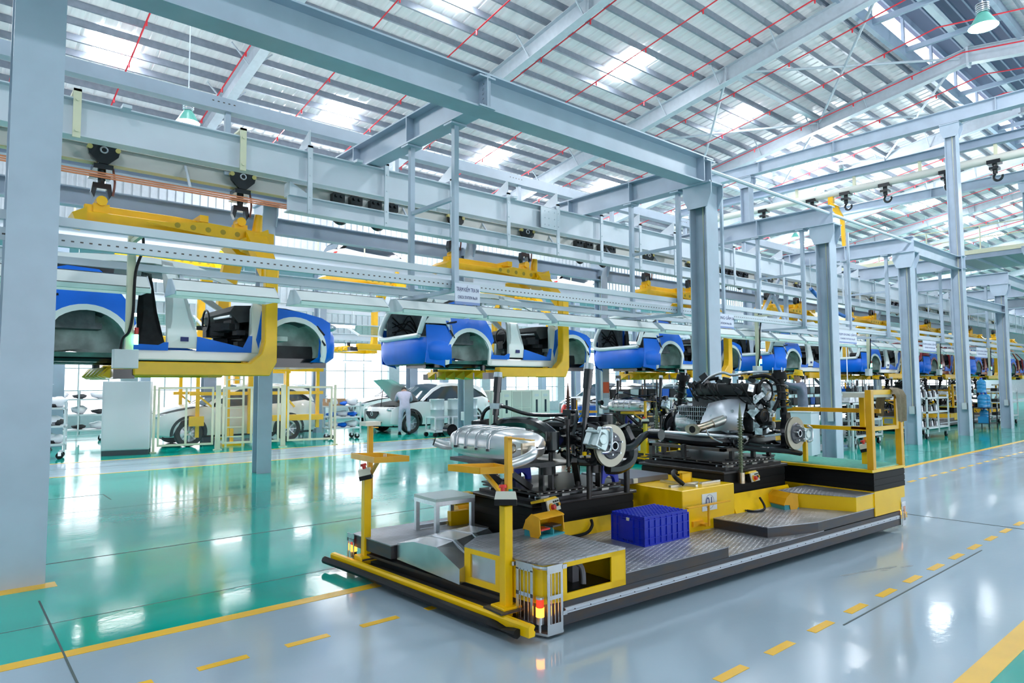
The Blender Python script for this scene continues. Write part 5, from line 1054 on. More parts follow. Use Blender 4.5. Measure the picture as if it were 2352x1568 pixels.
for k in range(5): rg.box(3.52, 1.45, 1.12 + .05 * k, 3.6, 1.88, 1.125 + .05 * k)
E_(rg, 'gearbox_rib', CAST)
# heat shield facing the cart front
rows = []
sh_prof = [(1.40, 3.60), (1.40, 3.54), (1.33, 3.50), (1.26, 3.46), (1.17, 3.44), (1.10, 3.46)]
for i in range(9):
    s = i / 8; v = .92 + .54 * s; dip = .06 * math.sin(s * math.pi) ; row = []
    for j, (z, u) in enumerate(sh_prof):
        q = j / 5; row.append((u - dip * (.4 + .8 * q) + .02 * math.sin(s * 5 + j), v + .10 * (s - .5) * (1 - q) * -1 + .07 * q * (s - .2), z + .03 * math.sin(s * math.pi * 1.3) * (1 - q) - .05 * s * q))
    rows.append(row)
o = loft('heat_shield', rows, mat('heat shield aluminium', (.66, .69, .76), .36, metal=.75, var=.1, scale=9), en)
lw = MB(); lw.prism([(1.00, 1.06), (1.14, 1.04), (1.26, 1.08), (1.30, 1.16), (1.16, 1.17), (.98, 1.14)], 'x', 3.46, 3.50); E_(lw, 'lower_shield', mat('heat shield aluminium', (.6, .6, .6)), bevel=.015)
for v, z in ((1.05, 1.30), (1.32, 1.24), (1.10, 1.08), (1.36, 1.12)): E_(MB().cyl((3.44, v, z), (3.42, v, z), .014, n=8), 'shield_bolt', ALU)
E_(MB().tube([(3.48, 1.10, 1.24), (3.40, 1.14, 1.20), (3.28, 1.20, 1.16), (3.16, 1.25, 1.125), (3.05, 1.28, 1.105)], .042, 14, 5), 'downpipe', BURNT)
E_(MB().tube([(3.42, 1.13, 1.21), (3.34, 1.17, 1.18), (3.28, 1.20, 1.16)], .052, 14, 4), 'flex_sleeve', mat('braided flex pipe', (.55, .52, .48), .35, metal=.9))
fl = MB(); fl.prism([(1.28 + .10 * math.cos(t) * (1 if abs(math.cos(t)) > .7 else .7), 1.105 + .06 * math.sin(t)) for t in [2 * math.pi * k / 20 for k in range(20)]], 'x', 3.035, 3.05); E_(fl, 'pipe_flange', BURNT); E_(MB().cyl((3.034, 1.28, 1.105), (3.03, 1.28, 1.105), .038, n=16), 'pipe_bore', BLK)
E_(MB().tube([(3.20, 1.23, 1.13), (3.18, 1.18, 1.05), (3.22, 1.12, .99), (3.28, 1.08, .96)], .010, 6, 4), 'hanger_rod', ALU)
# ancillaries
E_(MB().tube([(3.60, 1.55, 1.60), (3.62, 1.45, 1.68), (3.64, 1.30, 1.72), (3.66, 1.18, 1.69), (3.70, 1.0, 1.72), (3.82, .84, 1.72)], .016, 8, 4), 'fuel_rail', ALU)
E_(MB().tube([(3.62, 1.62, 1.38), (3.58, 1.68, 1.50), (3.62, 1.60, 1.62), (3.7, 1.4, 1.66)], .02, 8, 4), 'hose', BLKG)
E_(MB().tube([(3.70, 1.0, 1.66), (3.78, .85, 1.68), (3.86, .76, 1.60), (3.86, .74, 1.45), (3.8, .78, 1.30)], .022, 8, 4), 'hose', BLK)
E_(MB().ring((3.80, .88, 1.50), .13, .018, 'y', 24, 6), 'drive_belt', BLK)
for u, z, r in ((3.80, 1.50, .10), (3.92, 1.34, .06), (3.68, 1.32, .05)): E_(MB().cyl((u, .86, z), (u, .90, z), r, n=20).cyl((u, .85, z), (u, .86, z), r * .5, n=14), 'pulley', CAST)
E_(MB().cyl((3.66, .80, 1.24), (3.66, .86, 1.24), .085, n=22), 'crank_pulley', BLKG); E_(MB().ring((3.66, .80, 1.24), .055, .008, 'y', 18, 6), 'pulley_groove', IRON)
an = MB()
for k in range(34):
    u = 3.52 + .5 * random.random(); v = .82 + .12 * random.random() + (.0 if k % 3 else .5 * random.random()); z = 1.05 + .5 * random.random()
    an = MB(); an.cbox((u, v, z), (.03 + .09 * random.random(), .03 + .06 * random.random(), .03 + .09 * random.random()), random.random(), random.random())
    if k % 4 == 0: an.cyl((u, v - .05, z), (u, v + .04, z), .02 + .03 * random.random(), n=10)
    E_(an, 'accessory_casting', mat('bright foil castings', (.72, .75, .78), .22, metal=.95, var=.5, scale=30), bevel=0)
an = MB()
for k in range(30):
    u = 3.5 + .6 * random.random(); v = .84 + .9 * random.random(); z = 1.48 + .2 * random.random(); an = MB(); an.cbox((u, v, z), (.03 + .08 * random.random(), .03 + .08 * random.random(), .03 + .06 * random.random()), random.random(), random.random())
    E_(an, 'harness_block', BLKG)
wr = MB()
for k in range(10):
    v = .85 + .9 * random.random(); wr.tube([(3.56, v, 1.6), (3.50, v - .05, 1.52 + .05 * random.random()), (3.52, v - .12, 1.44), (3.56, v - .2, 1.30 + .2 * random.random())], .008, 5, 4)
E_(wr, 'wiring', BLK)
# subframe, arms, hubs, struts
sf = MB(); sf.tube([(3.35, .95, .97), (3.40, 1.45, .95), (3.35, 1.95, .97)], .05, 8, 4); sf.tube([(4.0, .95, .97), (4.05, 1.45, .96), (4.0, 1.95, .97)], .045, 8, 4); sf.box(3.34, .92, .93, 4.05, 1.06, 1.0); sf.box(3.34, 1.84, .93, 4.05, 1.98, 1.0)
E_(sf, 'front_subframe'); E_(MB().cyl((3.40, .85, 1.02), (3.40, 1.95, 1.02), .024, n=10), 'steering_rack', ALU); E_(MB().cyl((3.42, .98, 1.04), (3.44, .82, 1.04), .035, .02, n=10), 'rack_boot', BLK)
for s, vh, vi in ((-1, .60, .98), (1, 2.26, 1.92)):
    brake(en, (3.90, vh, 1.06), s, .175 if s < 0 else .18, 200 if s > 0 else -5, m=DISC if s < 0 else BLKG, caliper=s < 0, q=.7)
    a = MB(); a.tube([(3.50, vi, .95), (3.72, (vh + vi) / 2, .91), (3.90, vh + .07 * -s, .92)], .028, 8, 4); a.tube([(4.05, vi, .95), (3.98, (vh + vi) / 2, .91), (3.90, vh + .07 * -s, .92)], .026, 8, 4); E_(a, 'control_arm')
    k = MB(); k.prism([(3.84, .90), (3.97, .90), (3.98, 1.12), (3.94, 1.28), (3.87, 1.28), (3.83, 1.1)], 'y', vh - s * .10 - .03, vh - s * .10 + .03); k.cyl((3.9, vh - s * .12, 1.06), (3.9, vh, 1.06), .07, n=14); E_(k, 'knuckle')
    E_(MB().tube([(3.78, vi + .2 * s * -1, 1.08), (3.85, (vh + vi) / 2, 1.07), (3.90, vh, 1.06)], .02, 8), 'drive_shaft'); E_(MB().tube([(3.42, vi, 1.03), (3.62, (vi + vh) / 2, 1.03), (3.76, vh - s * .08, 1.05)], .012, 8), 'tie_rod', ALU)
    b0 = V((3.90, vh - s * .11, 1.24)); b1 = V((3.92, vh - s * .18, 1.70)); ax = b1 - b0
    st_ = E_(MB().cyl(b0 - ax * .1, b0 + ax * .5, .030, n=12).cyl(b0 + ax * .4, b1, .045, n=12), 'strut_tube', BLK)
    E_(MB().coil(b0 + ax * .22, .075, .009, ax.length * .62, 3.6, ax), 'strut_spring', BLKG, st_); E_(MB().cyl(b0 + ax * .18, b0 + ax * .22, .09, n=16), 'spring_seat', BLKG, st_)
    E_(MB().cyl(b1 - ax * .14, b1 + ax * .02, .085, .078, n=18).cyl(b1 + ax * .02, b1 + ax * .08, .05, n=14), 'top_mount', BLK, st_)
    for q in range(3): E_(MB().cyl(b1 + V((.06 * math.cos(q * 2.1), .06 * math.sin(q * 2.1), 0)), b1 + V((.06 * math.cos(q * 2.1), .06 * math.sin(q * 2.1), .07)), .005, n=6), 'mount_stud', ALU, st_)
E_(MB().tube([(3.5, .9, 1.0), (3.4, 1.0, .9), (3.5, 1.4, .88), (3.4, 1.9, .92)], .015, 7, 5), 'anti_roll_bar'); E_(MB().tube([(3.3, 1.0, .94), (3.5, .8, .90), (3.75, .66, .88), (4.0, .6, .84)], .03, 8, 4), 'lower_link')
# engine fixture on the cart
for u, v in ((3.3, .98), (3.3, 1.9), (4.0, .98), (4.0, 1.9), (3.65, .95), (3.65, 1.9), (3.1, 1.45)): part(MB().box(u - .02, v - .02, .785, u + .02, v + .02, .93).box(u - .05, v - .05, .785, u + .05, v + .05, .797), 'fixture_post', IRON)
fb_ = MB(); fb_.box(3.10, .94, .885, 3.16, 1.95, .915); fb_.box(3.10, .94, .885, 4.05, .99, .915); fb_.box(3.10, 1.9, .885, 4.05, 1.95, .915); fb_.box(3.10, 1.9, .56, 3.15, 1.95, .90); part(fb_, 'fixture_frame', DARK)
# ------------------------------------------------------------------ people
def skin(name, chains, m, par, sub=2):
    """chains: list of (points, radii); points that coincide are joined; the first point is the root"""
    vs, ed, rad, idx = [], [], [], {}
    def vi(p, r):
        k = tuple(round(c, 4) for c in p)
        if k not in idx: idx[k] = len(vs); vs.append(p); rad.append(r)
        return idx[k]
    for pts, rr in chains:
        ids = [vi(p, r) for p, r in zip(pts, rr)]
        ed += [(a, b) for a, b in zip(ids, ids[1:]) if a != b]
    me = bpy.data.meshes.new(name); me.from_pydata(vs, ed, []); o = bpy.data.objects.new(name, me); COL.objects.link(o)
    md = o.modifiers.new('skin', 'SKIN'); md.use_smooth_shade = True
    for i, sv in enumerate(me.skin_vertices[0].data): r = rad[i]; sv.radius = r if isinstance(r, tuple) else (r, r); sv.use_root = (i == 0)
    s = o.modifiers.new('sub', 'SUBSURF'); s.levels = sub; s.render_levels = sub
    dg = bpy.context.evaluated_depsgraph_get(); dg.update(); m2 = bpy.data.meshes.new_from_object(o.evaluated_get(dg)); bpy.data.objects.remove(o)
    m2.materials.clear(); m2.materials.append(m)
    for p in m2.polygons: p.use_smooth = True
    return put(name, m2, par)
def person(label, loc, rz, suit, pose, helmet=None, hair=True, scale=1.0):
    """local frame: faces +y, right hand at +x"""
    t = thing('person', label, 'person', loc, rz); t.scale = (scale,) * 3
    J = pose; pel = J['pel']; che = J['che']; nk = J['neck']; hd = J['head']
    mid = tuple((a + b) / 2 for a, b in zip(pel, che))
    ch = [([pel, mid, che, nk], [(.155, .12), (.145, .115), (.17, .12), .062])]
    for s in ('l', 'r'):
        h, k, f = J[s + 'hip'], J[s + 'knee'], J[s + 'foot']
        ch.append(([pel, h, k, f], [(.155, .12), .098, .072, .058]))
        sh, el, wr = J[s + 'sho'], J[s + 'elb'], J[s + 'wri']
        ch.append(([che, sh, el, wr], [(.17, .12), .075, .055, .044]))
    body = skin('overalls', ch, suit, t)
    for s in ('l', 'r'):
        f = V(J[s + 'foot']); fd = V(J.get('fdir', (0, 1, 0)))
        sh_ = MB(); sh_.ball(f + V((0, 0, -.035)) + fd * .07, (.05, .135, .045), 10, 6); sh_.box(f.x - .045, f.y - .06, f.z - .085, f.x + .045, f.y + .20, f.z - .06); sh_.build('shoe', BLK, t, smooth=60)
        w_ = V(J[s + 'wri']); d = (w_ - V(J[s + 'elb'])).normalized(); a, b = MB.frame(d); a = a * (1 if s == 'r' else -1)
        hc = [([tuple(w_ - d * .02), tuple(w_ + d * .05), tuple(w_ + d * .09)], [.026, (.038, .018), (.036, .016)])]
        for i, (off, L) in enumerate(((-.030, .07), (-.010, .08), (.010, .075), (.028, .06))):
            p0 = w_ + d * .085 + a * off; p1 = p0 + d * L * .5 - b * .006; p2 = p1 + d * L * .4 - b * .03
            hc.append(([tuple(w_ + d * .09), tuple(p0), tuple(p1), tuple(p2)], [(.036, .016), .010, .009, .008]))
        q = w_ + d * .03 - a * .035; hc.append(([tuple(w_ + d * .05), tuple(q), tuple(q + d * .03 - a * .02), tuple(q + d * .065 - a * .022)], [(.038, .018), .013, .011, .009]))
        skin('hand', hc, SKIN, t, 1)
    H = V(hd); fd = V(J.get('look', (0, 1, 0))).normalized(); side = fd.cross(V((0, 0, 1))).normalized(); upv = side.cross(fd)
    mtx = M((( side.x, fd.x, upv.x, H.x), (side.y, fd.y, upv.y, H.y), (side.z, fd.z, upv.z, H.z), (0, 0, 0, 1)))
    def hb(mb, n, mt, par): mb.v = [tuple(mtx @ V(p)) for p in mb.v]; return mb.build(n, mt, par, smooth=60)
    g = MB(); g.ball((0, 0, 0), (.076, .095, .115), 16, 12); g.ball((0, .03, -.07), (.055, .06, .055), 12, 8); g.cyl((0, -.01, -.17), (0, 0, -.06), .05, n=12)
    g.prism([(.088, -.01), (.115, -.03), (.09, -.035)], 'x', -.012, .012); g.ball((-.078, 0, -.01), (.012, .02, .03), 8, 6); g.ball((.078, 0, -.01), (.012, .02, .03), 8, 6)
    ho = hb(g, 'head', SKIN, t)
    e = MB()
    for s in (-1, 1): e.ball((s * .03, .088, .005), (.011, .006, .006), 8, 5)
    hb(e, 'eyes', BLKG, ho); hb(MB().cbox((0, .086, -.065), (.04, .008, .006)), 'mouth', mat('lips', (.4, .15, .13), .5), ho)
    if hair: hb(MB().ball((0, -.012, .028), (.083, .098, .10), 14, 8), 'hair', HAIR, ho)
    if helmet:
        k = MB(); k.lathe([(.115, .03), (.112, .07), (.095, .12), (.06, .15), (0, .16)], (0, 0, 0), 'z', 20); k.lathe([(.115, .03), (.135, .022), (.135, .028), (.112, .038)], (0, 0, 0), 'z', 20); k.box(-.06, .10, .02, .06, .17, .028); k.box(-.012, -.09, .12, .012, .09, .165)
        hb(k, 'helmet', helmet, t)
    return t
UPR = dict(pel=(0, 0, .95), che=(0, .03, 1.34), neck=(0, .04, 1.50), head=(0, .07, 1.64), lhip=(-.10, 0, .88), rhip=(.10, 0, .88), lknee=(-.13, .05, .50), rknee=(.12, -.02, .50), lfoot=(-.15, 0, .09), rfoot=(.14, -.06, .09),
           lsho=(-.19, .03, 1.40), rsho=(.19, .03, 1.40), lelb=(-.30, .22, 1.38), relb=(.29, .24, 1.34), lwri=(-.24, .42, 1.52), rwri=(.20, .46, 1.46))
def pose(**k): d = dict(UPR); d.update(k); return d
# low platforms they stand on
def step_platform(loc, size, label):
    t = thing('work_platform', label, 'platform', loc)
    MB().box(0, 0, .03, size[0], size[1], size[2]).build('deck', DIA, t)
    for x in (.05, size[0] - .1):
        for y in (.05, size[1] - .1): MB().box(x, y, 0, x + .05, y + .05, .03).build('foot', BLK, t)
    return t
step_platform((15.15, 7.25, 0), (.95, .9, .13), 'low tread plate platform under the helmeted worker')
w1 = person('worker in grey blue overalls and yellow helmet reaching up under a blue car', (15.64, 7.64, .13), R(12), OVERALL, pose(head=(-.02, .09, 1.62), look=(-.5, 1, .1), lelb=(-.36, .2, 1.42), lwri=(-.46, .42, 1.55), relb=(.30, .2, 1.30), rwri=(.16, .45, 1.38), lfoot=(-.16, .16, .09), rfoot=(.16, -.10, .09), lknee=(-.14, .14, .50), rknee=(.13, .0, .50)), HELM, True)
step_platform((20.5, 9.0, 0), (1.0, .7, .2), 'low tread plate platform behind the rack column')
person('worker in dark overalls and yellow helmet behind the hanging tool rack', (20.95, 9.3, .2), R(-15), OVERALL, pose(), HELM, True)
person('worker in pale lilac overalls bent over the open hood of a white car', (11.45, 18.75, 0), R(-25), OVERLIGHT, pose(pel=(0, -.06, .93), che=(0, .16, 1.26), neck=(0, .27, 1.37), head=(.02, .38, 1.42), look=(0, 1, -.9), lsho=(-.19, .20, 1.30), rsho=(.19, .20, 1.30), lelb=(-.24, .42, 1.12), relb=(.26, .40, 1.10), lwri=(-.18, .62, 1.08), rwri=(.2, .62, 1.05), lhip=(-.10, -.05, .86), rhip=(.10, -.05, .86), lknee=(-.14, -.02, .48), rknee=(.12, -.04, .48)), None, True)
person('person in white helmet standing by the left parts rack', (1.95, 20.4, 0), R(-120), OVERLIGHT, pose(lelb=(-.28, .05, 1.12), lwri=(-.22, .25, 1.08), relb=(.28, .05, 1.12), rwri=(.22, .25, 1.1)), mat('white helmet', (.85, .85, .85), .3), True)
# ------------------------------------------------------------------ finished cars parked behind the line
def make_suv(loc, rz, label, hood_up=False, paint=WHITEP):
    t = thing('parked_car', label, 'car', loc, rz, 'white cars parked behind the line')
    def wheel(x, s):
        w = MB(); w.lathe([(.22, s * .72), (.33, s * .72), (.355, s * .76), (.355, s * .88), (.33, s * .92), (.24, s * .92), (.22, s * .90)], (x, 0, .355), 'y', 24); wo = w.build('tyre', TYRE, t, smooth=50)
        r = MB(); r.lathe([(0, s * .87), (.06, s * .88), (.06, s * .86), (.05, s * .80), (.20, s * .78), (.235, s * .90), (.22, s * .91)], (x, 0, .355), 'y', 20)
        for k in range(8):
            a = k * math.pi / 4; r.bar((x + .05 * math.cos(a), s * .875, .355 + .05 * math.sin(a)), (x + .22 * math.cos(a), s * .89, .355 + .22 * math.sin(a)), .02, .035, (0, 1, 0))
        r.build('rim', ALU, wo, smooth=40)
    for s in (-1, 1):
        panel('body_side', [(-.88, .32), (-.40, .30)] + arc(0, .36, .40, 188, -8, 16) + [(.45, .28), (2.25, .28)] + arc(2.7, .36, .40, 188, -8, 16) + [(3.2, .30), (3.45, .34), (3.42, .80), (3.2, .90), (2.75, .99), (2.32, 1.05), (2.0, 1.03), (1.0, 1.06), (.2, 1.10), (-.5, 1.18), (-.80, 1.10), (-.92, .85)], paint, t, s, g=.16)
        rp = [(x, zroof(x)) for x in (-.66, -.5, -.35, 0, .4, .8, 1.3, 1.7, 2.0, 2.3)]
        panel('roof_rail', rp + [(2.22, 1.04), (1.95, 1.20), (1.66, 1.37), (1.26, 1.53), (.8, 1.565), (.3, 1.55), (-.2, 1.48), (-.55, 1.30), (-.75, 1.14), (-.82, 1.14)], paint, t, s, t=.04)
        panel('side_glass', [(-.5, 1.18), (.2, 1.09), (1.0, 1.05), (2.05, 1.03), (1.95, 1.20), (1.66, 1.37), (1.26, 1.53), (.8, 1.565), (.3, 1.55), (-.2, 1.48)], GLASSD, t, s, t=.01, out=-.015)
        panel('arch_trim', arc(0, .36, .46, -10, 190, 18) + arc(0, .36, .39, 190, -10, 18), TRIM, t, s, t=.02, out=.008, g=.4); panel('arch_trim', arc(2.7, .36, .46, -10, 190, 18) + arc(2.7, .36, .39, 190, -10, 18), TRIM, t, s, t=.02, out=.008, g=.4)
        for x in (0, 2.7): wheel(x, s)
        h = MB(); h.ball((3.32, s * .66, .80), (.18, .13, .06), 12, 8); h.build('headlamp', mat('headlamp glass', (.5, .5, .5)), t, smooth=60)
        MB().ball((-.86, s * .66, .98), (.07, .16, .06), 10, 6).build('tail_lamp', REDB, t, smooth=60)
        MB().cbox((1.95, s * 1.0, 1.06), (.10, .16, .12)).build('mirror', paint, t, bevel=.03)
    U = [(-.42, -.90), (-.66, -.88), (-.86, -.78), (-.97, -.52), (-1.0, 0), (-.97, .52), (-.86, .78), (-.66, .88), (-.42, .90)]
    sweep('rear_body', U, [(.28, .92, .05), (.40, 1, 0), (.75, 1, 0), (1.0, .97, .05), (1.15, .94, .14)], paint, t)
    loft('rear_glass', [[(-.84 + .2 * j, k * (.70 - .08 * j), 1.14 + .36 * j) for k in (-1, -.5, 0, .5, 1)] for j in (0, .5, 1)], GLASSD, t)
    Fp = [(3.10, -.875), (3.30, -.80), (3.48, -.62), (3.58, -.32), (3.61, 0), (3.58, .32), (3.48, .62), (3.30, .80), (3.10, .875)]
    sweep('front_bumper', Fp, [(.26, .92, -.08), (.34, 1, 0), (.55, 1, .01), (.70, .99, 0), (.82, .96, -.06), (.88, .9, -.12)], paint, t)
    gr = MB(); gr.prism([(-.34, .74), (.34, .74), (.36, .66), (.16, .50), (-.16, .50), (-.36, .66)], 'x', 3.60, 3.64); go = gr.build('grille', BLKG, t); MB().ring((3.645, 0, .66), .06, .010, 'x', 18, 6).build('emblem_ring', ALU, go); MB().bar((3.645, -.05, .665), (3.645, .05, .665), .01, .012).build('emblem_wing', ALU, go)
    MB().prism([(-.5, .40), (.5, .40), (.42, .32), (-.42, .32)], 'x', 3.58, 3.63).build('lower_intake', BLK, t)
    xs = [-.66, -.35, .2, .8, 1.3, 1.42]
    loft('roof_panel', [[(x, hwid(x, zroof(x)) * k, zroof(x) + .045 * (1 - k * k)) for k in (-1, -.8, -.4, 0, .4, .8, 1)] for x in xs], paint, t)
    loft('windscreen', [[(1.40 + .90 * j, k * (.62 + .14 * j), 1.60 - .52 * j + .04 * (1 - k * k)) for k in (-1, -.5, 0, .5, 1)] for j in (0, .5, 1)], GLASSD, t)
    hx = [(2.30, 1.06, .80), (2.6, 1.05, .80), (2.95, 1.0, .76), (3.25, .92, .68), (3.44, .86, .60)]
    rows = [[(x, hw_ * k, z + .05 * (1 - k * k)) for k in (-1, -.8, -.4, 0, .4, .8, 1)] for x, z, hw_ in hx]
    if hood_up:
        mt = M.Translation((2.32, 0, 1.06)) @ M.Rotation(R(-48), 4, 'Y') @ M.Translation((-2.32, 0, -1.06)); rows = [[tuple(mt @ V(p)) for p in r] for r in rows]
        MB().box(2.4, -.70, .55, 3.40, .70, .72).build('engine_bay', TRIM, t); eb = MB()
        for k in range(18): eb.cbox((2.5 + .8 * random.random(), -.6 + 1.2 * random.random(), .74 + .1 * random.random()), (.15, .14, .12), random.random())
        eb.build('engine_parts', BLKG, t); MB().cyl((2.9, -.6, .8), (2.85, -.55, 1.45), .012, n=6).build('hood_stay', BLK, t)
    loft('hood', rows, paint, t)
    MB().box(-.8, -.72, .22, 3.3, .72, .50).build('underbody', BLK, t)
    return t
sv = make_suv((7.75, 19.95, 0), R(180), 'white car standing behind the cream framed safety fence')
make_suv((14.5, 20.1, 0), R(180 + 4), 'white car with open hood and a worker at its wing', True)
SV = [((23.4, 19.6, 0), 182, 'white car parked beyond the cream electrical cabinets'), ((16.8, 25.5, 0), 175, 'white car by the window wall behind the cabinets'), ((28.0, 20.5, 0), 180, 'white car parked far back beyond the docked cart'), ((11.2, 26.3, 0), 178, 'white car by the window wall behind the barrels'), ((33, 22, 0), 178, 'white car farthest back near the window wall')]
for l, a, lb in SV: dup(sv, l, R(a), lb)
# upper deck with white bodies seen between the girders
t = thing('upper_deck', 'upper conveyor deck with cream railing by the far wall', 'platform', (-4, 24.4, 6.15))
MB().box(0, 0, -.15, 46, 3.6, 0).build('deck_plate', STEELD, t)
for k in range(24): MB().cyl((1 + 2 * k, .05, 0), (1 + 2 * k, .05, 1.1), .03, n=6).build('rail_post', CREAM, t)
for z in (.55, 1.1): MB().cyl((0, .05, z), (46, .05, z), .03, n=6).build('handrail', CREAM, t)
for k in range(8): MB().box(3 + 6 * k, .2, -6.15, 3.3 + 6 * k, .5, -.15).build('leg', STEELD, t)
for k, x in enumerate((6.5, 13.2, 19.2, 26)): dup(sv, (x, 26.4, 6.15), R(0), 'white car on the upper deck behind cream railing', 'white cars on the upper deck')
# second conveyor line further back
for y, z, lb in ((18.6, 5.26, 'girder of the rear conveyor line above the safety fence'), (19.4, 5.6, 'upper girder of the rear conveyor line'), (22.3, 4.3, 'low girder behind the parked cars'), (15.3, 4.05, 'slim girder between the two conveyor lines'), (24.2, 3.5, 'light girder by the far window wall')):
    beam((-4, y, z), (46, y, z), .18, .26, lb, None, m=WHITEST)
for k, x in enumerate((3.2, 8.6, 14.5)): dup(h0, (x, 18.6, 2.6), 0, 'yellow hanger on the rear conveyor line', 'yellow hangers on the rear line')
GREENM = mat('green mesh panel', (0.05, .30, .25), .6, var=.2, scale=20)
for k, (x, y) in enumerate(((3.2, 18), (6.6, 18), (9.4, 18), (13.2, 18.4))):
    t = thing('mesh_canopy', 'green mesh canopy panel hanging over the rear line', 'canopy', (x, y, 3.05), 0, 'green mesh canopies over the rear line')
    fr = MB(); fr.box(0, 0, 0, 1.9, .05, .05); fr.box(0, 1.0, .4, 1.9, 1.05, .45); fr.bar((0.02, 0, .03), (.02, 1.05, .43), .05, .05); fr.bar((1.88, 0, .03), (1.88, 1.05, .43), .05, .05); fr.build('canopy_frame', WHITEST, t)
    for j in range(14): MB().box(.06, .06 + .07 * j, .035 + .028 * j, 1.84, .085 + .07 * j, .045 + .028 * j).build('canopy_slat', GREENM, t)
    for xx in (.1, 1.8): MB().cyl((xx, .5, .2), (xx, .5, 1.0), .012, n=5).build('hanger_rod', WHITEST, t)
# fluorescent fittings of the rear halls
random.seed(5)
fit = None
def tube_fit(x, y, z):
    global fit
    if fit is None:
        fit = thing('tube_light', 'lit fluorescent tube fitting hanging over the rear halls', 'lamp', (x, y, z), 0, 'lit tube fittings over the rear halls')
        MB().box(-.6, -.06, .03, .6, .06, .08).build('fitting', WHITEST, fit); MB().cyl((-.57, 0, 0), (.57, 0, 0), .035, n=8).build('tube', GLOW, fit)
        for s in (-.5, .5): MB().cyl((s, 0, .08), (s, 0, .9), .006, n=4).build('wire', ALU, fit)
    else: dup(fit, (x, y, z))
for y, z, n, x0, dx in ((15.3, 3.06, 14, .4, 2.3), (18.6, 4.27, 14, 1.2, 2.6), (22.3, 3.31, 12, 1.2, 2.9), (24.2, 2.51, 12, 4.5, 2.7), (19.4, 4.61, 12, 2.0, 2.5)):
    for k in range(n): tube_fit(x0 + dx * k, y, z)
# safety fence
fp = [(3.93, 17.95), (5.35, 17.65), (6.9, 17.35), (8.25, 17.05)]
for i, (a, b) in enumerate(zip(fp, fp[1:])):
    d = V((b[0] - a[0], b[1] - a[1], 0)); L = d.length; t = thing('safety_fence', ['cream framed fence bay beside the grey cabinet', 'cream framed middle fence bay in front of the parked white car', 'cream framed fence bay farthest from the grey cabinet'][i], 'fence', (*a, 0), math.atan2(d.y, d.x), 'cream framed safety fence bays')
    for x in (.03, L - .03): MB().box(x - .03, -.03, 0, x + .03, .03, 1.62).build('post', CREAM, t); MB().box(x - .07, -.07, 0, x + .07, .07, .02).build('foot_plate', CREAM, t)
    f = MB(); f.box(.10, -.02, .14, L - .10, .02, .19); f.box(.10, -.02, 1.53, L - .10, .02, 1.58); f.box(.10, -.02, .19, .15, .02, 1.53); f.box(L - .15, -.02, .19, L - .10, .02, 1.53); f.box(L / 2 - .025, -.02, .19, L / 2 + .025, .02, 1.53); f.build('frame', CREAM, t)
    for z in (.4, 1.3): MB().box(.05, -.02, z, L - .05, .02, z + .03).build('hinge_bar', CREAM, t) if False else None
    MB().box(.15, -.003, .19, L - .15, .003, 1.53).build('mesh_pane', mat('smoked mesh pane', (.25, .27, .30), .4, alpha=.06), t)
# grey switch cabinet
t = thing('switch_cabinet', 'tall light grey switch cabinet on a dark plinth', 'cabinet', (2.86, 17.9, 0), R(-16))
MB().box(0, 0, .12, .98, .75, 1.72).build('body', GREYC, t, bevel=.012); MB().box(.01, .01, 0, .97, .74, .12).build('plinth', mat('dark plinth', (.06, .065, .08), .5), t); MB().box(.03, -.012, .15, .95, .0, 1.69).build('door', mat('cabinet door grey', (.58, .62, .64), .45), t)
MB().box(-.012, .2, 1.35, 0, .26, 1.5).build('handle', BLK, t); MB().box(-.012, .2, .5, 0, .26, .62).build('handle', BLK, t)
# yellow lifting frames around the white car
t = thing('lift_frame', 'yellow lifting frame with uprights around the parked white car', 'lift', (5.0, 18.9, 0), R(-9))
for x in (.15, .9, 2.45, 3.3):
    MB().box(x, -.05, .25 if x < 1 else .4, x + .09, .05, 2.1).build('upright', YEL, t)
for z in (1.35, 2.0): MB().box(0, -.06, z, 3.5, .06, z + .09).build('crossbeam', YEL, t)
MB().box(2.1, -.1, .62, 3.5, .1, .78).build('carriage', YEL, t); MB().box(.0, -.1, .55, .35, .1, .8).build('carriage', YEL, t); MB().bar((.6, 0, 1.0), (.2, 0, 1.35), .05, .05).build('brace', YEL, t); MB().bar((2.7, 0, 1.0), (2.4, 0, 1.35), .05, .05).build('brace', YEL, t)
for x in (1.45, 1.72): MB().box(x, -.08, .3, x + .14, .08, 2.1).build('mast', YEL, t)
for x in (1.0,): MB().box(x - .2, -.2, 0, x + .35, .2, .05).build('base_plate', YEL, t); MB().box(x, -.05, .05, x + .09, .05, .45).build('stub_leg', YEL, t)
t = thing('ladder', 'cream vertical ladder in front of the parked white car', 'ladder', (5.75, 18.3, 0), R(-9))
for x in (0, .42): MB().box(x - .025, -.025, 0, x + .025, .025, 2.2).build('stile', CREAM, t)
for k in range(8): MB().box(.02, -.015, .25 + .25 * k, .4, .015, .28 + .25 * k).build('rung', CREAM, t)
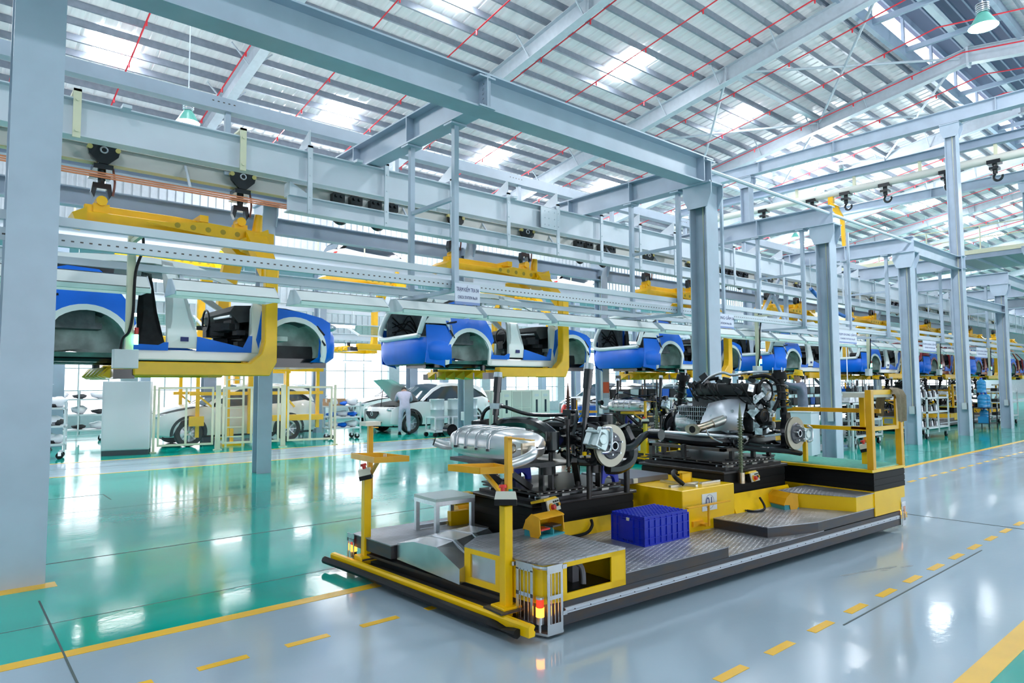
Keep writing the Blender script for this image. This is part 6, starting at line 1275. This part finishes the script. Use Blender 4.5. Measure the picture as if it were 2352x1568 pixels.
# wheeled racks
random.seed(11)
def rack(loc, rz, L, D, H, shelves, label, fill, frame=GREYC):
    t = thing('wheeled_rack', label, 'rack', loc, rz)
    for x in (0, L - .04):
        for y in (0, D - .04): MB().box(x, y, .16, x + .04, y + .04, H).build('post', frame, t)
    if L > 1.2:
        for y in (0, D - .04): MB().box(L / 2 - .02, y, .16, L / 2 + .02, y + .04, H).build('post', frame, t)
    for z in shelves: MB().box(0, 0, z, L, D, z + .04).build('shelf', frame, t)
    for x in (.1, L - .1):
        for y in (.08, D - .08): w = MB().cyl((x, y - .025, .075), (x, y + .025, .075), .075, n=14).build('castor', BLK, t, smooth=40); MB().box(x - .03, y - .035, .07, x + .03, y + .035, .165).build('castor_fork', ALU, w)
    for zi, z in enumerate(shelves): fill(t, z + .04, zi, L, D)
    return t
def item(par, mb, name, m, lab, cat, grp):
    o = mb.build(name, m, None, smooth=50); mw = M.Translation(par.location) @ M.Rotation(par.rotation_euler.z, 4, 'Z'); o.matrix_world = mw; tag(o, lab, cat, grp); return o
def lump(x, y, z, sx, sy, sz):
    b = MB(); b.ball((0, 0, 0), (sx, sy, sz), 10, 6); b.v = [(x + p[0] * (1 + .25 * math.sin(p[2] * 30 + p[1] * 20)), y + p[1], z + sz + p[2] * (1 + .2 * math.sin(p[0] * 25))) for p in b.v]; return b
def fill_bags(lab, grp, m2=TRIM):
    def f(t, z, zi, L, D):
        n = 3
        for k in range(n):
            x = .2 + (L - .4) * k / (n - 1)
            if (k + zi) % 2 == 0: item(t, lump(x, D / 2, z, .2, D * .32, .09 + .04 * random.random()), 'wrapped_bundle', PLASTICW, lab[0], 'bundle', grp)
            else: item(t, lump(x, D / 2, z, .18, D * .3, .07), 'dark_moulding', m2, lab[1], 'part', grp)
    return f
def fill_parts(lab, grp):
    def f(t, z, zi, L, D):
        n = max(4, int(L / .2))
        for k in range(n):
            x = .12 + (L - .24) * k / (n - 1); h = .10 + .08 * random.random()
            b = MB(); b.cyl((x, D * .35, z), (x, D * .35, z + h), .05, .035, n=10); b.cyl((x, D * .35, z + h), (x + .04, D * .4, z + h + .05), .025, n=8); b.box(x - .04, D * .5, z, x + .05, D * .75, z + .12)
            item(t, b, 'metal_part', CAST if k % 2 else BLKG, lab, 'part', grp)
    return f
def fill_springs(lab, grp):
    def f(t, z, zi, L, D):
        if zi > 1: return fill_parts(lab, grp)(t, z, zi, L, D)
        n = int(L / .16)
        for k in range(n):
            x = .12 + (L - .24) * k / (n - 1); b = MB(); b.coil((x, D * .3, z), .05, .012, .26, 4); b.cyl((x, D * .3, z), (x, D * .3, z + .36), .022, n=8); item(t, b, 'coil_strut', BLKG, lab, 'part', grp)
    return f
rack((2.45, 23.3, 0), R(-10), 1.35, .7, 1.5, (.3, .75, 1.2), 'wheeled rack of wrapped bundles near the grey cabinet', fill_bags(('plastic wrapped bundle on the rack near the grey cabinet', 'dark moulding on the rack near the grey cabinet'), 'bundles on the rack by the cabinet'))
rack((1.62, 17.9, 0), R(-10), .55, .6, 1.25, (.3, .7, 1.1), 'narrow wheeled rack beside the lone broad column', fill_bags(('wrapped bundle on the narrow rack', 'dark moulding on the narrow rack'), 'bundles on the narrow rack'))
rack((8.75, 18.55, 0), R(-6), 1.0, .6, 1.1, (.3, .62, .95), 'wheeled rack with cardboard box beyond the fence', fill_bags(('wrapped bundle on the rack beyond the fence', 'blue moulding on the rack beyond the fence'), 'bundles on the rack beyond the fence', BLUE))
rack((7.9, 21.9, 0), R(-6), 1.5, .6, 1.2, (.3, .7, 1.05), 'wheeled rack of blue trays behind the open hood car', fill_bags(('wrapped bundle among the blue trays', 'blue tray on the rack behind the open hood car'), 'trays on the rack behind the car', BLUE))
o = MB().box(8.8, 18.7, .99, 9.35, 19.1, 1.2).build('cardboard_box', WOOD, None, bevel=.004); tag(o, 'brown cardboard box on the rack beyond the fence', 'box')
rack((17.3, 7.15, 0), 0, 1.7, .75, 1.32, (.22, .62, 1.05), 'wheeled rack full of black coil struts behind the cart platform', fill_springs('black coil strut standing in the rack', 'coil struts in the rack'))
rack((21.1, 6.75, 0), 0, 1.8, .75, 1.25, (.28, .72, 1.12), 'wheeled rack of small silver castings before the tall column', fill_parts('small casting on the rack before the tall column', 'castings on the rack by the tall column'))
rack((19.6, 7.9, 0), 0, 1.2, .6, 1.5, (.3, .8, 1.3), 'tall wheeled rack behind the rack column', fill_parts('part on the tall wheeled rack', 'parts on the tall wheeled rack'))
rack((30.2, 7.0, 0), 0, 1.5, .7, 1.35, (.3, .8, 1.2), 'wheeled rack with a red tray past the water bottles', fill_parts('part on the rack past the water bottles', 'parts past the water bottles'))
# white housings laid on a shelf behind the guard rail
t = thing('housing_shelf', 'grey steel shelf with bright housings behind the guard rail', 'shelf', (16.2, 6.75, 0))
for x in (0, 1.0):
    for y in (0, .5): MB().box(x, y, 0, x + .04, y + .04, 1.12).build('leg', GREYC, t)
for z in (.5, 1.08): MB().box(0, 0, z, 1.04, .54, z + .04).build('shelf_board', GREYC, t)
for k in range(3):
    b = MB(); b.prism([(-.16, 0), (.16, 0), (.10, .16), (.05, .18), (-.05, .18), (-.10, .16)], 'y', -.2, .2); b.v = [(16.36 + .34 * k + p[0], 7.0 + p[1], 1.12 + p[2]) for p in b.v]; o = b.build('bright_housing', CAST, bevel=.02); tag(o, 'bright cast housing lying on the grey shelf', 'part', 'housings on the grey shelf')
# grey cabinet on castors behind the platform
t = thing('tool_cabinet', 'light grey tool cabinet on castors behind the cart platform', 'cabinet', (14.45, 6.95 - .35, 0), R(8))
t.location = (13.62, 6.5, 0)
MB().box(0, 0, .10, .55, .5, .98).build('body', mat('cool grey cabinet', (.66, .72, .80), .4), t, bevel=.01); MB().box(-.01, -.01, .98, .56, .51, 1.0).build('top', GREYC, t); MB().box(-.006, .3, .78, 0, .42, .86).build('label', YELB, t)
for x in (.08, .47):
    for y in (.08, .42): MB().cyl((x, y - .02, .05), (x, y + .02, .05), .05, n=12).build('castor', ALU, t, smooth=40)
# water bottles on a stand
t = thing('bottle_stand', 'dark wire stand holding blue water bottles', 'stand', (26.9, 6.75, 0))
for x in (0, .9):
    for y in (0, .45): MB().box(x, y, 0, x + .03, y + .03, .72).build('leg', IRON, t)
for z in (.18, .70): MB().box(0, 0, z, .93, .48, z + .02).build('shelf', IRON, t)
def bottle(x, y, z, lab):
    b = MB(); b.lathe([(0, 0), (.13, .005), (.135, .03), (.135, .13), (.128, .14), (.135, .15), (.135, .25), (.128, .26), (.135, .27), (.135, .36), (.10, .42), (.04, .45), (.04, .48), (0, .48)], (x, y, z), 'z', 18); o = b.build('water_bottle', WATER, smooth=50); tag(o, lab, 'bottle', 'blue water bottles'); MB().cyl((x, y, z + .47), (x, y, z + .51), .042, n=12).build('cap', BLUEP, o)
bottle(27.12, 7.0, .72, 'blue water bottle standing lowest on the wire stand'); bottle(27.55, 7.0, .72, 'blue water bottle beside the stacked pair on the stand'); bottle(27.12, 7.0, 1.23, 'blue water bottle stacked on top of another'); bottle(27.3, 7.0, .20, 'blue water bottle on the lower shelf of the stand')
o = MB().box(26.95, 6.8, .20, 27.12, 7.1, .42).build('blue_tray', WATER); tag(o, 'pale blue plastic tray on the lower shelf of the stand', 'tray')
# barrels on trolleys
for k, x in enumerate((11.55, 12.2, 12.85)):
    t = thing('barrel_trolley', 'grey tube trolley carrying a barrel near the open hood car', 'trolley', (x, 17.15, 0), 0, 'barrel trolleys')
    for a in (0, .5):
        for b in (0, .5): MB().box(a, b, .14, a + .04, b + .04, .62).build('post', GREYC, t); MB().cyl((a + .02, b - .01, .07), (a + .02, b + .05, .07), .07, n=12).build('castor', BLK, t, smooth=40)
    for z in (.14, .58):
        for a in (0, .5): MB().box(.04, a, z, .5, a + .04, z + .04).build('rail', GREYC, t); MB().box(a, .04, z, a + .04, .5, z + .04).build('rail', GREYC, t)
    MB().box(.0, .0, .18, .54, .54, .20).build('tray', GREYC, t)
    b = MB(); b.lathe([(0, 0), (.22, 0), (.225, .02), (.215, .03), (.215, .30), (.225, .31), (.225, .33), (.215, .34), (.215, .60), (.225, .61), (.225, .63), (.215, .64), (.215, .92), (.225, .94), (.20, .95), (0, .94)], (x + .27, 17.42, .205), 'z', 24); o = b.build('steel_barrel', mat('grey green barrel', (.38, .48, .50), .35, metal=.3), smooth=50); tag(o, 'grey green steel barrel on a tube trolley', 'barrel', 'barrels on trolleys'); MB().cyl((x + .35, 17.5, 1.14), (x + .35, 17.5, 1.165), .03, n=10).build('bung', ALU, o)
# cream electrical cabinets
CRM = mat('cream grey cabinet', (.70, .72, .66), .45)
for k in range(4):
    x = 14.7 + 1.02 * k
    t = thing('electrical_cabinet', ['cream electrical cabinet beside the open hood car', 'second cream electrical cabinet with a narrow window', 'cream electrical cabinet next to the notice column', 'last cream electrical cabinet of the row'][k], 'cabinet', (x, 19.6 - .35 * 0, 0), 0, 'row of cream electrical cabinets')
    MB().box(0, 0, 0, 1.0, .6, 1.38).build('body', CRM, t, bevel=.01)
    if k % 2 == 0:
        MB().box(.05, -.01, .72, .47, 0, 1.32).build('panel', mat('panel recess grey', (.50, .52, .48), .5), t); MB().box(.53, -.01, .72, .95, 0, 1.32).build('panel', MATS['panel recess grey'], t); MB().box(.05, -.01, .1, .47, 0, .68).build('panel', MATS['panel recess grey'], t); MB().box(.53, -.01, .1, .95, 0, .68).build('panel', MATS['panel recess grey'], t)
    else:
        for xx in (.05, .53): MB().box(xx, -.012, .06, xx + .42, 0, 1.34).build('door', CRM, t); MB().box(xx + .16, -.016, .5, xx + .26, -.01, 1.0).build('door_window', GLASSD, t); MB().box(xx + .1, -.016, 1.12, xx + .32, -.01, 1.22).build('vent', GREYC, t)
# notices on a column
for x, y, z, mt, h, lb in ((13.95, 12.34, 1.35, PAPER, .30, 'orange red notice on the column by the cabinets'), (13.95, 12.34, .95, SIGNW, .26, 'white notice below the orange red one'), (18.65, 12.34, 1.5, PAPER, .22, 'small orange red notice on the next column')):
    o = MB().box(x - .12, y - .004, z, x + .12, y, z + h).build('notice', mt); tag(o, lb, 'notice')
# docked carts, copies of the numbered cart with its loads
def relabel(o, loc, rz, lab): return dup(o, loc, rz, lab)
for k, (ox, oy, lab) in enumerate(((11.03, 8.24, 'docked under the white cars'), (24.0, 8.2, 'docked beyond the rack column'), (30.0, 8.2, 'docked past the water bottles'))):
    relabel(cart, (ox, oy, 0), 0, 'yellow assembly cart ' + lab); relabel(rs, (ox, oy, 0), 0, 'black rear suspension on the cart ' + lab); relabel(mf, (ox, oy, 0), 0, 'silver muffler on the cart ' + lab)
    if k: relabel(en, (ox, oy, 0), 0, 'engine assembly on the cart ' + lab)
o = None
# part bins and red drum behind the first docked cart
for k in range(2):
    x = 14.2 + 1.1 * k; o = MB().box(x, 13.6, 0, x + 1.0, 14.2, .95 + .1 * (k % 3)).build('part_bin', [BLUE, TRIM, GREYC][k % 3], bevel=.01); tag(o, ['blue part bin behind the docked cart', 'dark part bin behind the docked cart', 'grey part bin behind the docked cart'][k % 3], 'bin', 'part bins behind the docked cart'); MB().box(x + .05, 13.65, .95 + .1 * (k % 3), x + .95, 14.15, 1.0 + .1 * (k % 3)).build('lid', WHITEST, o)
t = thing('red_cylinder', 'red gas cylinder between docked cart and part bins', 'cylinder', (12.9, 12.9, 0)); MB().lathe([(0, 0), (.11, 0), (.11, .9), (.06, 1.02), (.03, 1.05), (0, 1.05)], (0, 0, 0), 'z', 14).build('tank', REDB, t, smooth=50); MB().cyl((0, 0, 1.05), (0, 0, 1.14), .025, n=8).build('valve', ALU, t)
# hanging tool rack
t = thing('tool_hanger', 'suspended wire tool rack with hose beside the rack column', 'tool rack', (17.9, 7.80, 1.6))
MB().box(0, 0, 0, 1.0, .03, .03).build('bar', GREYC, t); MB().box(0, .3, 0, 1.0, .33, .03).build('bar', GREYC, t)
for x in (.05, .95): MB().cyl((x, .15, .02), (x, .15, 1.235), .012, n=6).build('hanger_wire', ALU, t); MB().box(x - .01, 0, 0, x + .01, .33, .02).build('bar', GREYC, t)
for k in range(5): MB().cyl((.15 + .17 * k, .02, .0), (.15 + .17 * k, .02, -.16), .018, n=8).build('tool', [BLKG, ALU, ORY][k % 3], t)
t = thing('spring_hose', 'blue coiled air hose slung under the cross beam', 'hose', (18.1, 8.1, 3.9)); MB().tube([(-.9, 0, .15), (-.2, 0, -.15), (.7, 0, -.4), (1.6, 0, -.5)], .05, 8, 5).build('hose', mat('blue hose', (.03, .16, .5), .4), t, smooth=60); MB().cyl((-.9, 0, .15), (-.9, 0, .95), .008, n=5).build('wire', ALU, t)
# braced frame above the guard rail column
t = thing('braced_frame', 'X braced steel frame hanging between the station columns', 'frame', (17.2, 9.6, 3.3))
for x in (0, 1.6): MB().box(x - .05, -.05, 0, x + .05, .05, 1.75).build('post', STEEL, t)
for a, b in (((0, 0), (1.6, 1.7)), ((1.6, 0), (0, 1.7))): MB().bar((a[0], 0, a[1]), (b[0], 0, b[1]), .06, .08).build('brace', STEEL, t)
for z in (.85,): MB().box(0, -.03, z, 1.6, .03, z + .06).build('rail', STEEL, t)
MB().box(-.1, -.12, -.24, 2.6, .12, 0).build('bottom_box', WHITEST, t)

# storage racks with dark bins behind the docked carts
random.seed(3)
binm = {}
for k, m_ in enumerate((TRIM, BLK, BLUE, YEL, GREYC, IRON)):
    b = MB(); b.prism([(0, 0), (.36, 0), (.40, .30), (.38, .30), (.34, .02), (.02, .02), (-.0, .30), (-.02, .30)], 'y', 0, .5); b.box(0, 0, 0, .36, .02, .3); b.box(0, .48, 0, .36, .5, .3); b.box(.02, .03, .02, .34, .47, .24 + .05 * (k % 2)); me = b.mesh('storage_bin'); me.materials.append(m_); binm[k] = me
for i in range(15):
    X = 16.4 + 2.05 * i; Y = 13.9 + (.3 if i % 3 == 1 else 0)
    t = thing('storage_rack', 'steel storage rack of bins behind the docked carts', 'rack', (X, Y, 0), 0, 'storage racks behind the docked carts')
    hh = 1.75 + .35 * (i % 3 == 0)
    for x in (0, 1.86):
        for y in (0, .5): MB().box(x, y, 0, x + .04, y + .04, hh).build('upright', GREYC if i % 2 else IRON, t)
    for z in (.15, .62, 1.09, 1.5): MB().box(0, 0, z, 1.9, .54, z + .03).build('shelf', GREYC if i % 2 else IRON, t)
    for z in (.18, .65, 1.12):
        for j in range(4):
            k = random.choice((0, 0, 1, 1, 5, 5, 2, 3, 4)); o = put('storage_bin', binm[k]); o.location = (X + .08 + .45 * j, Y + .02, z)
            tag(o, ['dark grey', 'black', 'blue', 'yellow', 'light grey', 'iron coloured'][k] + ' bin on the storage racks behind the docked carts', 'bin', 'bins on the storage racks')
l2 = None
for o in list(COL.objects):
    if o.name == 'lift_frame': l2 = o
dup(l2, (5.2, 21.35, 0), R(0), 'yellow lifting frame on the far side of the parked white car')
